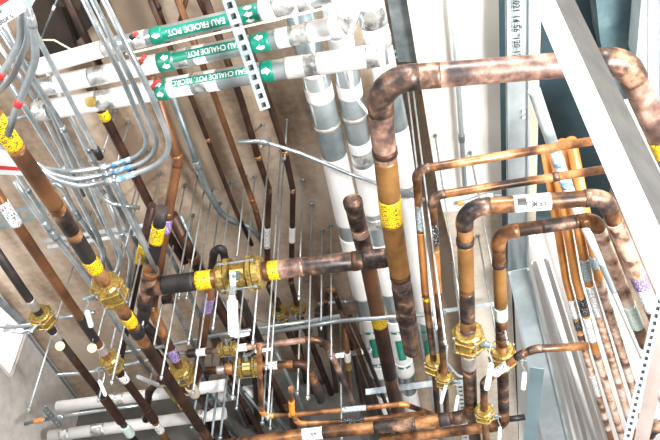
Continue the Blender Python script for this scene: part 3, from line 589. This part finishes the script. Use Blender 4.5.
pipe('copper_pipe', 'pale brown pipe at the top edge above the cold water label', 'pipe', [(178, 30, 3.0), (188, -8, 3.0)], 5, 'copper_brown')
pipe('copper_pipe', 'dark pipe at top centre right of the brown pipe', 'pipe', [(212, 28, 3.0), (196, -8, 3.0)], 6, 'copper_dark')
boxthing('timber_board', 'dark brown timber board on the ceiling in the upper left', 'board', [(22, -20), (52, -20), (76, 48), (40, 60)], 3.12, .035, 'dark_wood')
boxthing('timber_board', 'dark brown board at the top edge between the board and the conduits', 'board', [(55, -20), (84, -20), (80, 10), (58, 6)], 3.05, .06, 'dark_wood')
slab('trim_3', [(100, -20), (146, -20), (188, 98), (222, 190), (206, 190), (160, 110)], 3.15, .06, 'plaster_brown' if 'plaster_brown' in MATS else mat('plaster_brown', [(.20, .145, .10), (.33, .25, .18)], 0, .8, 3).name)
#================================================================= LOWER CENTRE COPPER
t, pa = pipe('copper_pipe', 'upper thin horizontal copper pipe with a white-gripped valve', 'pipe', [(186, 354, 2.3), (228, 349, 2.3), (256, 346, 2.3), (322, 338, 2.3), (334, 360, 2.3), (352, 402, 2.3)], 6.5, 'copper_pale', elbow='copper', br=.08, ref=P(256, 346, 2.3),
    bands=[(200, 352, 10, 'white', 1.25), (243, 347, 8, 'white', 1.2), (192, 353, 5, 'copper_burnt', 1.4)])
MATS['copper_mid'] = MATS['copper']
valve('small valve with white oval grip on the upper thin horizontal pipe', pa, 227, 349, 20, (1, -0.15), gl=1.6, gw=2.0, tilt=(-0.0, -1.8), scale=1.2)
t, pa = pipe('copper_pipe', 'lower horizontal copper pipe ending in a downward elbow with an open end', 'pipe', [(206, 371, 2.25), (250, 367, 2.25), (306, 363, 2.25), (313, 378, 2.25), (321, 400, 2.25)], 8, 'copper', elbow='copper_dark', br=.06, ref=P(250, 367, 2.25),
    bands=[(272, 364, 7, 'white_tag', 1.05), (222, 370, 8, 'solder', 1.1), (318, 391, 18, 'copper_black', 1.25), (230, 369, 5, 'copper', 1.5)])
valve('yellow brass valve with white oval grip on the lower horizontal pipe', pa, 247, 367, 26, (1, -0.15), gl=1.5, gw=2.0, tilt=(0, -1.6), scale=1.35)
t, pa = pipe('copper_pipe', 'thin copper pipe making a square loop beside the orange-capped stub', 'pipe', [(259, 345, 1.95), (260, 380, 1.95), (262, 416, 1.95), (291, 415, 1.95), (404, 404, 1.95), (434, 415, 1.95)], 5.2, 'copper', elbow='copper_orange', br=.045, bands=[(355, 409.5, 20, 'grey_tag', 1.1)], ref=P(330, 412, 1.95))
t, pa = pipe('copper_pipe', 'thin copper pipe with black tag just above the fat bottom pipe', 'pipe', [(291, 388, 1.9), (292, 412, 1.9), (298, 424, 1.9), (352, 421, 1.9), (424, 413, 1.9)], 5, 'copper', elbow='copper_orange', br=.04, bands=[(353, 420, 20, 'black_tag', 1.15), (291, 408, 12, 'orange_tape', 1.15)], ref=P(330, 422, 1.9))
t, pa = pipe('copper_pipe', 'fat orange-brown copper pipe along the bottom edge rising at a right elbow', 'pipe', [(190, 450, 1.75), (300, 435, 1.75), (400, 425, 1.75), (471, 416, 1.75), (468, 330, 1.75), (464, 208, 1.8), (604, 197, 1.8), (665, 340, 1.8)], 14.5, 'copper', elbow='copper_burnt', br=.065, ref=P(468, 330, 1.75),
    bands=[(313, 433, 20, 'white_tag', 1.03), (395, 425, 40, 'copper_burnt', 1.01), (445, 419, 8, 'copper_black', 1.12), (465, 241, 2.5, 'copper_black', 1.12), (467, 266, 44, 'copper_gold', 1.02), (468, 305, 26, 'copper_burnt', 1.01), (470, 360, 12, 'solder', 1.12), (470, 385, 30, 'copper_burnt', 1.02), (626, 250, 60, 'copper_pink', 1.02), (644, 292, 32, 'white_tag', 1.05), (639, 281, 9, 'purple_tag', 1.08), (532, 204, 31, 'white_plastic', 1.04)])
k = pxm(pa, 532, 204)
wrap('label_text', text_bm('AIR MED', 9.5 * k, 20 * k), 'ink', t, pa, 536, 204, (-1, 0), 0, t.location, .12, 1.14)
wrap('label_rule', rect_bm(22 * k, 1.2 * k), 'ink', t, pa, 534, 204, (-1, 0), 0, t.location, .75, 1.1)
wrap('label_symbol', rect_bm(9 * k, 8 * k), 'ink', t, pa, 519.5, 205, (-1, 0), 0, t.location, -.2, 1.12)
k = pxm(pa, 314, 433); wrap('label_text', text_bm('AIR', 5 * k), 'ink', t, pa, 316, 433, (-1, 0), 0, t.location, 0, 1.10)
valve('large brass valve with white lever on the left riser of the two largest right risers', pa, 467, 339, 30, (-0.35, 1), gl=1.25, gw=0.9, tilt=(1.3, 0), scale=1.15)
t, pa = pipe('copper_pipe', 'thick copper riser with a pale ring tag, its elbow nearest the orange risers', 'pipe', [(380, 441, 1.85), (440, 433, 1.85), (504, 425, 1.85), (502, 340, 1.85), (498, 233, 1.9), (594, 219, 1.9), (600, 232, 1.9), (645, 345, 1.9)], 13, 'copper', elbow='copper', br=.06, ref=P(500, 290, 1.85),
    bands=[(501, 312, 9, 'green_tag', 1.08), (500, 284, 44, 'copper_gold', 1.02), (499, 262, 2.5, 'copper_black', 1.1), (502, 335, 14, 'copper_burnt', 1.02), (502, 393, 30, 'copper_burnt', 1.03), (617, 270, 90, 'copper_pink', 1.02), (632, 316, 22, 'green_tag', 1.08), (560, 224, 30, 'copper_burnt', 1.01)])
valve('large brass valve on the riser with the pale ring tag', pa, 501, 357, 28, (-0.3, 1), gl=1.0, gw=0.7, tilt=(1.6, 0), scale=1.2)
t, pa = pipe('copper_pipe', 'upper thin copper pipe turning down beside the large yellow-tagged riser', 'pipe', [(592, 141, 2.15), (416, 170, 2.15), (425, 290, 2.15), (434, 362, 2.15), (438, 418, 2.15)], 7.5, 'copper', elbow='copper_burnt', br=.045, ref=P(425, 290, 2.15),
    bands=[(419, 217, 22, 'grey_tag', 1.04), (425, 299, 3, 'yellow_tag', 1.12), (423, 262, 60, 'copper_orange', 1.004), (433, 338, 26, 'copper_burnt', 1.02)])
valve('left one of the two small brass valves with white levers at centre right', pa, 431, 365, 19, (0.0, 1), gl=2.1, gw=1.1, tilt=(0.9, 0), scale=1.55)
t, pa = pipe('copper_pipe', 'second thin copper pipe turning down, black tag on its upright part', 'pipe', [(606, 169, 2.1), (432, 196, 2.1), (438, 290, 2.1), (444, 372, 2.1), (447, 418, 2.1)], 7.5, 'copper', elbow='copper_burnt', br=.045, ref=P(438, 290, 2.1),
    bands=[(434, 233, 19, 'black_tag', 1.06), (437, 270, 40, 'copper_orange', 1.004), (556, 177, 5, 'copper_burnt', 1.1), (442, 335, 26, 'copper_burnt', 1.02)])
valve('right one of the two small brass valves with white levers at centre right', pa, 445, 378, 17, (-0.15, 1), gl=2.1, gw=1.1, tilt=(1.3, 0), scale=1.5)
t, pa = pipe('copper_pipe', 'thin bent copper branch reaching right to the mottled risers', 'pipe', [(588, 346, 1.7), (535, 349, 1.7), (520, 355, 1.7), (484, 382, 1.7), (484, 412, 1.7), (487, 450, 1.7)], 8, 'copper', elbow='copper_burnt', br=.05, ref=P(520, 355, 1.7), bands=[(502, 369, 15, 'white_tag', 1.12), (483, 384, 5, 'copper_burnt', 1.1)])
valve('small brass valve at the bottom edge under the bent copper branch', pa, 486, 413, 17, (0, 1), gl=1.5, gw=1.0, tilt=(1.5, 0), scale=1.4)
# orange / mottled risers at far right
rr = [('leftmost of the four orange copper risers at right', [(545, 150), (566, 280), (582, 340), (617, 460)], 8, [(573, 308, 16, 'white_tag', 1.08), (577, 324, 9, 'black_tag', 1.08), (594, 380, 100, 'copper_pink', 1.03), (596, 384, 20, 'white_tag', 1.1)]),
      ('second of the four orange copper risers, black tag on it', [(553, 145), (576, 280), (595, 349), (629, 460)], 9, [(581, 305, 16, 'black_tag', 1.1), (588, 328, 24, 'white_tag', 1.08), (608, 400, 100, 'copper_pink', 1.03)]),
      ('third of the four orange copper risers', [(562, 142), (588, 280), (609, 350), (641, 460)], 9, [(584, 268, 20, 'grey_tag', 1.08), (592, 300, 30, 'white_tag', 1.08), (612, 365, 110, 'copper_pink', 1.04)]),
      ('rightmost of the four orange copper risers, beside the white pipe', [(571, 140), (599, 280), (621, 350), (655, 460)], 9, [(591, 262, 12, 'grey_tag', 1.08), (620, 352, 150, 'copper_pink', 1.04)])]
for i, (lb, q, wp, bs) in enumerate(rr):
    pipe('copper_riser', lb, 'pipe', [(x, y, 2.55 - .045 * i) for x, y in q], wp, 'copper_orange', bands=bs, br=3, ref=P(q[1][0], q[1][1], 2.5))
pipe('plastic_pipe', 'long white pipe with blue bands running right of the orange risers', 'pipe', [(534, 90, 2.3), (568, 190, 2.3), (603, 262, 2.3), (650, 370, 2.3), (680, 440, 2.3)], 10, 'white', br=3, ref=P(585, 230, 2.4),
     bands=[(545, 120, 60, 'galv', 1.03), (558, 163, 4, 'blue_tape', 1.12), (564, 182, 7, 'blue_tape', 1.12), (604, 278, 30, 'galv', 1.02)])
#================================================================= CONDUITS
def conduit(label, q, h, w=5, bands=(), br=.12, m='steel', group=None, hs=None):
    pts = [(x, y, h if hs is None else hs[i]) for i, (x, y) in enumerate(q)]
    return pipe('steel_conduit', label, 'conduit', pts, w, m, bands=bands, br=br, seg=14, group=group, ref=P(q[len(q) // 2][0], q[len(q) // 2][1], h))
bt = lambda x, y: [(x, y, 20, 'blue_tape', 1.1)]
conduit('innermost of three bent conduits sweeping round with blue tape', [(79, -10), (121, 75), (153, 152), (108, 167), (72, 172), (40, 168), (-5, 152)], 2.08, 5.4, [(124, 165, 18, 'blue_tape', 1.1), (104, 168, 4, 'steel', 1.5)], .16)
conduit('middle of three bent conduits sweeping round with blue tape', [(88, -10), (134, 85), (164, 156), (110, 174), (75, 180), (55, 176), (30, 160)], 2.03, 5.4, [(124, 170, 18, 'blue_tape', 1.1), (106, 175, 4, 'steel', 1.5)], .16)
conduit('outermost of three bent conduits sweeping round with blue tape', [(99, -10), (150, 92), (177, 158), (120, 179), (80, 187), (60, 182), (36, 168)], 1.98, 5.6, [(127, 176, 18, 'blue_tape', 1.1), (108, 181, 4, 'steel', 1.5)], .17)
conduit('grey conduit crossing the labelled white pipes from the sign to the black clamp', [(22, 5), (38, 38), (77, 113), (100, 158), (140, 238), (158, 275)], 2.2, 5.2, [(98, 152, 7, 'black', 1.6)], 3)
conduit('long conduit left of the grey crossing conduit, ending in a bend', [(-5, 5), (23, 62), (56, 115), (84, 170), (112, 237), (122, 256), (116, 275)], 2.3, 5, [(62, 128, 4, 'steel', 1.25)], .16)
conduit('long conduit touching the purple printing, behind the bent trio', [(-5, 22), (48, 104), (75, 168), (98, 213), (113, 240), (120, 262), (114, 280)], 2.34, 5, [(108, 234, 4, 'steel', 1.25)], .16)
conduit('thin conduit passing behind the yellow tag at far left', [(-5, 62), (25, 108), (64, 169), (98, 236), (104, 255), (100, 272)], 2.38, 5, [(64, 169, 5, 'steel', 1.3)], .12)
conduit('conduit dropping beside the thick tagged pipe to its valve', [(14, 180), (36, 213), (76, 264), (97, 293), (130, 345), (150, 372)], 2.2, 5, [(46, 226, 5, 'steel', 1.35), (52, 235, 5, 'steel_dark', 1.35)], 3)
conduit('conduit with hooked upper end under the bent trio', [(90, 236), (66, 200), (57, 186), (53, 180), (57, 190), (78, 228)][:0] or [(54, 200), (52, 182), (62, 186), (76, 214), (96, 240), (126, 300)], 2.42, 5, [(76, 216, 6, 'steel_dark', 1.3)], .06)
conduit('steep conduit between the clamp and the yellow-tagged dark pipe', [(108, 165), (124, 200), (146, 245), (172, 300), (205, 370)], 2.5, 4.5, (), 3)
conduit('small curved conduit turning right beneath the clamp', [(90, 175), (101, 197), (112, 204), (140, 208)], 2.48, 4, [(116, 204, 4, 'steel', 1.2)], .12)
conduit('grey-green conduit bending right along the ceiling with a coupling', [(172, 95), (197, 164), (207, 190), (220, 212), (232, 222), (250, 226), (262, 240)], 3.02, 6, [(197, 165, 5, 'steel_dark', 1.35)], .2, 'steel_dark')
conduit('long slim conduit crossing diagonally behind the silver pipes', [(238, 142), (262, 141), (300, 153), (350, 174), (424, 200)], 2.72, 4, [(262, 141, 3, 'steel', 1.3)], .15)
conduit('nearest thick conduit bending down from the grey box by the sign', [(22, -10), (33, 25), (36, 60), (14, 115), (8, 135)], 1.72, 8, [(17.5, 101, 4, 'red', 1.08), (32, 20, 8, 'steel', 1.1)], .16)
conduit('thick conduit curving left out of the grey box by the sign', [(20, -4), (21, 40), (0, 78), (-12, 98)], 1.75, 7, [(2.5, 76, 5, 'red', 1.08)], .16)
conduit('thick conduit between the two curved ones near the sign', [(24, 0), (28, 40), (12, 78), (-8, 98)], 1.78, 6.5, (), .14)
conduit('thin conduit crossing left of the sign corner', [(-5, 118), (20, 118), (40, 110), (62, 112)], 2.6, 4, (), .1)
conduit('long level conduit crossing behind the lower centre valves', [(100, 357), (164, 346), (218, 335), (340, 316)], 2.62, 4.2, [(168, 345, 8, 'steel', 1.3), (230, 333, 4, 'steel', 1.3)], 3)
conduit('bright level conduit crossing in front of the green-barred white pipes', [(262, 334), (337, 321), (380, 318), (446, 313)], 2.45, 4.6, [(415, 316, 4, 'steel', 1.25)], .3)
conduit('thin level conduit high behind the capped brown pipe', [(318, 304), (400, 296), (436, 290)], 2.9, 3.6, [(345, 302, 3, 'steel', 1.3)], 3)
conduit('level conduit near the left wall bracket', [(44, 420), (90, 412), (140, 405)], 2.5, 3.4, [(60, 417, 4, 'steel', 1.3)], 3)
conduit('short level conduit left of the slim pipe valve', [(-5, 327), (20, 327), (60, 318), (95, 312)], 2.7, 4, [(48, 320, 3, 'steel', 1.3)], 3)
conduit('level conduit from the slim pipe valve toward the lever valve', [(58, 375), (95, 372), (150, 360), (186, 352)], 2.75, 3.6, [(140, 362, 3, 'steel', 1.3)], 3)
conduit('dull conduit running down the cream soffit', [(451, -15), (458, 80), (465, 190)], 2.9, 5.5, [(461, 138, 5, 'steel_dark', 1.25)], 3, 'galv')
conduit('short curved conduit with red and yellow end on the soffit', [(458, 204), (472, 201), (484, 196), (505, 196), (520, 206)], 2.92, 4.6, [(455, 204, 5, 'orange_tape', 1.15), (460, 203, 4, 'red', 1.1), (489, 195, 6, 'galv', 1.5)], .1, 'galv')
conduit('pale conduit loop behind the two small right valves', [(447, 345), (446, 362), (458, 376), (470, 378)], 2.92, 2.8, (), .08, 'galv')
# diagonal dark conduits in the lower middle
for i, (a, b, wp) in enumerate((((150, 215), (215, 345), 4.5), ((180, 215), (238, 350), 4.5), ((222, 300), (262, 400), 5), ((196, 360), (225, 440), 4.5))):
    conduit(['teal-grey diagonal conduit left of the purple-tagged elbow pipe', 'teal-grey diagonal conduit right of the purple-tagged elbow pipe', 'teal-grey diagonal conduit under the large brass valve', 'teal-grey diagonal conduit at the bottom below the purple-tagged valve'][i],
            [a, ((a[0] + b[0]) / 2, (a[1] + b[1]) / 2), b], 2.9 - .05 * i, wp, [((a[0] + b[0]) / 2, (a[1] + b[1]) / 2, 4, 'steel', 1.3)], 3, 'steel_dark')
# dark copper runs receding in the lower centre
dk = [((276, 300), (298, 355), (338, 445), 7, 'dark copper run starting under the small dark brass valve'), ((300, 316), (318, 360), (352, 445), 6, 'dark copper run starting under the small yellow brass valve'),
      ((340, 312), (358, 350), (392, 445), 4.5, 'thin black run right of the hooked pipe'), ((350, 316), (368, 358), (402, 445), 4, 'thinnest black run beside the capped brown pipe'),
      ((238, 312), (262, 362), (300, 445), 8, 'broad dark run below the large brass valve'), ((216, 340), (240, 390), (262, 445), 8, 'broad dark run left of the thin square loop'),
      ((205, 372), (206, 400), (208, 445), 8, 'upright dark pipe at the bottom left of centre'), ((254, 330), (256, 380), (258, 445), 6, 'upright dark pipe behind the yellow brass valve'),
      ((268, 372), (286, 405), (302, 445), 5, 'short dark run inside the square loop'), ((229, 382), (248, 410), (268, 445), 5, 'lowest dark run left of the square loop')]
for i, (a, b, c, wp, lb) in enumerate(dk):
    pipe('copper_pipe', lb, 'pipe', [(x, y, 2.68 if i in (2, 3) else 3.0 - .035 * i) for x, y in (a, b, c)], wp, 'copper_dark', bands=[(b[0], b[1], 6, ('copper_brown', 'copper_black')[i % 2], 1.15)], br=3, ref=P(b[0], b[1], 2.9))
t, pa = pipe('copper_pipe', 'narrow hooked copper pipe right of the ceiling valves', 'pipe', [(325, 345, 2.8), (326, 300, 2.8), (330, 284, 2.8), (336, 296, 2.8), (352, 345, 2.8), (362, 400, 2.8)], 5, 'copper_dark', elbow='copper', br=.03)
pipe('copper_pipe', 'small elbowed copper drop beside the hooked pipe', 'pipe', [(346, 330, 2.7), (348, 365, 2.7), (352, 405, 2.7)], 5, 'copper_brown', bands=[(345, 356, 7, 'white', 1.3), (347, 365, 5, 'brass', 1.5)], br=3)
pipe('copper_pipe', 'black copper drop with round cap right of the ceiling valves', 'pipe', [(319, 310, 2.75), (322, 345, 2.75)], 6, 'copper_black', bands=[(319, 312, 7, 'copper_black', 1.6)])
# struts
for lb, a, b, h, wp in (('steel strut bar crossing above the thick left valve', (44, 241), (152, 224), 2.75, 4), ('second steel strut bar just below the first one', (48, 247), (154, 231), 2.7, 3.5),
                        ('dark steel strut under the lower ends of the green-barred pipes', (366, 392), (452, 381), 2.6, 6),
                        ('short steel strut behind the hooked narrow pipe', (330, 357), (372, 350), 2.75, 5), ('steel strut bar under the small right valves', (438, 385), (470, 381), 2.6, 5), 
                        ('steel strut bar behind the large right risers at mid height', (436, 312), (500, 303), 2.8, 4)):
    bar('support_strut', lb, 'strut', P(*a, h), P(*b, h), wp, 'steel')
perforated('cable_tray', 'perforated grey cable tray piece behind the slim stickered pipe', P(-8, 224, 2.8), P(45, 208, 2.8), 15, 'steel_dark', depthf=.3, hole_w=.3)
perforated('wall_bracket', 'small dark steel bracket by the left wall carrying the level conduit', P(44, 408, 2.55), P(60, 426, 2.55), 5, 'steel_dark')
pipe('pipe_stub', 'small rusty stub with black end pointing at the left wall', 'stub', [(25, 424, 2.5), (36, 421, 2.5), (46, 419, 2.5)], 3.5, 'steel_dark', bands=[(39, 420.5, 7, 'copper_orange', 1.5)], br=3)
bar('support_strut', 'long slotted steel bar descending from the left edge to the window', 'strut', P(-6, 296, 2.9), P(30, 330, 2.9), 7, 'steel')
perforated('perforated_strut', 'dark perforated strip upright behind the bottom of the left large riser', P(460, 385, 2.4), P(466, 446, 2.4), 7, 'drywall_metal', depthf=.2, hole_w=.5)
# red valve stubs on labelled pipes
for lb, q in (('small red lever on the middle labelled pipe', [(139, 64), (145, 56)]), ('small red lever on the lowest labelled pipe', [(150, 90), (156, 82), (160, 80)]), ('dark red lever stub on the topmost labelled pipe', [(131, 38), (137, 33)])):
    pipe('red_lever', lb, 'lever', [(x, y, 2.455) for x, y in q], 4, 'red', bands=[(q[0][0], q[0][1], 2, 'black', 1.3)], br=.02)
# sign, box and second sign
def sign():
    pix = [(-40, -6), (8, -24), (25, 11), (-26, 44)]; h = 1.62
    pts = [P(x, y, h) for x, y in pix]; off = pts[0].copy(); t = root('hanging_sign', off, 'white sign with a red band cut off by the upper left corner', 'sign')
    link('sign_plate', prism('plate', pts, .006, off), 'white_plastic', t)
    red = [P(x, y, h - .001) for x, y in ((-40, -6), (8, -24), (16.5, -4), (-34, 27))]; link('red_band', prism('band', red, .001, off), 'red', t)
    flat_text('sign_text', 'otor\'s', 8.5, 5, 19.5, h - .003, math.radians(31), 'ink', t); flat_text('sign_text', 'P', 8.5, 1, 12, h - .003, math.radians(31), 'ink', t)
sign()
boxthing('junction_box', 'grey metal junction box directly right of the red and white sign', 'box', [(15, -10), (30, -8), (32, 6), (22, 12)], 1.66, .08, 'galv')
def banner():
    pix = [(-12, 150), (18, 163), (38, 178), (30, 180), (-12, 178)]; h = 1.95
    pts = [P(x, y, h) for x, y in ((-12, 152), (16, 152), (36, 176), (-12, 174))]; off = pts[0].copy(); t = root('hanging_sign', off, 'white plate with a red stripe behind the thick pipe at the left edge', 'sign')
    link('sign_plate', prism('plate', pts, .006, off), 'white_plastic', t)
    r_ = [P(x, y, h - .002) for x, y in ((-12, 165), (28, 168), (31, 171.5), (-12, 169))]; link('red_stripe', prism('stripe', r_, .001, off), 'red', t)
banner()
#================================================================= THREADED RODS
G1 = ('thin threaded rod hanging among the left conduits', 'rods among the left conduits')
for px, py, pb in ((116, 111, 153), (129, 122, 168), (90, 212, 412), (160, 173, 385), (137, 185, 345), (150, 150, 300), (137, 240, 402), (171, 190, 330), (105, 190, 260), (160, 330, 420)):
    rod(px, py, pb, label=G1[0], group=G1[1])
G2 = ('thin threaded rod hanging in the middle, left of the large brass valve', 'rods left of the large brass valve')
for px, py, pb in ((185, 185, 350), (198, 173, 380), (207, 173, 300), (213, 186, 345), (220, 203, 395), (232, 182, 330), (193, 215, 300)):
    rod(px, py, pb, label=G2[0], group=G2[1])
G3 = ('thin threaded rod hanging between the large brass valve and the capped pipe', 'rods right of the large brass valve')
for px, py, pb in ((246, 175, 260), (255, 176, 400), (270, 140, 345), (281, 150, 370), (284, 160, 420), (303, 180, 300), (312, 204, 400), (322, 230, 330), (302, 260, 395), (331, 225, 360), (340, 300, 440), (247, 300, 410), (276, 330, 430)):
    rod(px, py, pb, label=G3[0], group=G3[1])
G4 = ('short threaded rod on the ceiling above the large brass valve', 'short rods near the ceiling copper')
for px, py, pb in ((263, 124, 148), (287, 120, 160)): rod(px, py, pb, label=G4[0], group=G4[1])
G5 = ('thin threaded rod hanging from the cream soffit', 'rods from the cream soffit')
for px, py, pb in ((435, 135, 330), (470, 152, 345), (452, 262, 380), (478, 235, 360)):
    rod(px, py, pb, HS, label=G5[0], group=G5[1])
G6 = ('pair of close threaded rods beside the big copper elbow', 'close rods by the big elbow')
for px, py, pb in ((403, 50, 330), (408, 50, 345)): rod(px, py, pb, HC, 2.0, label=G6[0], group=G6[1])
G7 = ('teal-grey hanger rod in the crowded lower centre', 'hanger rods in the lower centre')
for px, py, pb in ((232, 330, 440), (222, 350, 440), (214, 345, 440), (268, 340, 425), (310, 330, 400), (205, 335, 430)):
    rod(px, py, pb, 2.95, 2.6, label=G7[0], group=G7[1], m='steel_dark')
# shadow-side crossing wire in the top left
pipe('wire_rod', 'thin dark rod crossing the timber boards at top left', 'rod', [(60, -8, 2.9), (40, 42, 2.9)], 2, 'steel_dark', bands=[(54, 8, 3, 'white', 1.4)])
pipe('wire_rod', 'thin pale wire running over the dark boards to the first white pipe', 'wire', [(41, 40, 2.54), (54, 40, 2.54), (70, 49, 2.5)], 1.8, 'tan')

for i, (a, b) in enumerate((((224, 378), (252, 440)), ((232, 372), (268, 440)), ((244, 392), (285, 440)), ((212, 392), (240, 440)), ((262, 398), (300, 446)), ((276, 352), (318, 440)))):
    conduit('teal-grey diagonal conduit in the tangle just above the fat bottom pipe', [a, ((a[0] + b[0]) / 2, (a[1] + b[1]) / 2), b], 2.78 - .02 * i, 3.6, (), 3, 'steel_dark', group='conduits in the tangle above the bottom pipe')
for i, (a, b, wp) in enumerate((((296, 330), (318, 442), 5), ((312, 345), (348, 442), 5), ((246, 340), (284, 442), 6), ((362, 335), (378, 400), 4), ((330, 350), (345, 442), 4))):
    pipe('copper_pipe', 'plain dark pipe running back in the crowded lower centre', 'pipe', [(a[0], a[1], 3.1 - .03 * i), (b[0], b[1], 3.1 - .03 * i)], wp, 'copper_dark', br=3, group='plain dark runs in the lower centre')

for lb, q, h_, w_ in (('thin conduit leaving the upper left edge just under the sign', [(-5, 40), (36, 100), (66, 160), (84, 196)], 2.6, 4.5),
                      ('conduit crossing under the left end of the lowest labelled pipe', [(42, 62), (88, 150), (126, 222)], 2.62, 4.5),
                      ('darker conduit just right of the purple-printed conduits', [(66, 108), (92, 160), (118, 210), (150, 268)], 2.7, 5),
                      ('conduit bending down at the strut bars, left one of two hooks', [(64, 196), (92, 230), (104, 250), (102, 280)], 2.56, 4.5),
                      ('conduit bending down at the strut bars, right one of two hooks', [(106, 196), (122, 236), (131, 258), (128, 290)], 2.58, 4.5),
                      ('conduit passing behind the plate with the red stripe', [(-5, 140), (28, 190), (60, 240), (84, 274)], 2.66, 4.5)):
    conduit(lb, q, h_, w_, [(q[1][0], q[1][1], 4, 'steel', 1.3)], .12)
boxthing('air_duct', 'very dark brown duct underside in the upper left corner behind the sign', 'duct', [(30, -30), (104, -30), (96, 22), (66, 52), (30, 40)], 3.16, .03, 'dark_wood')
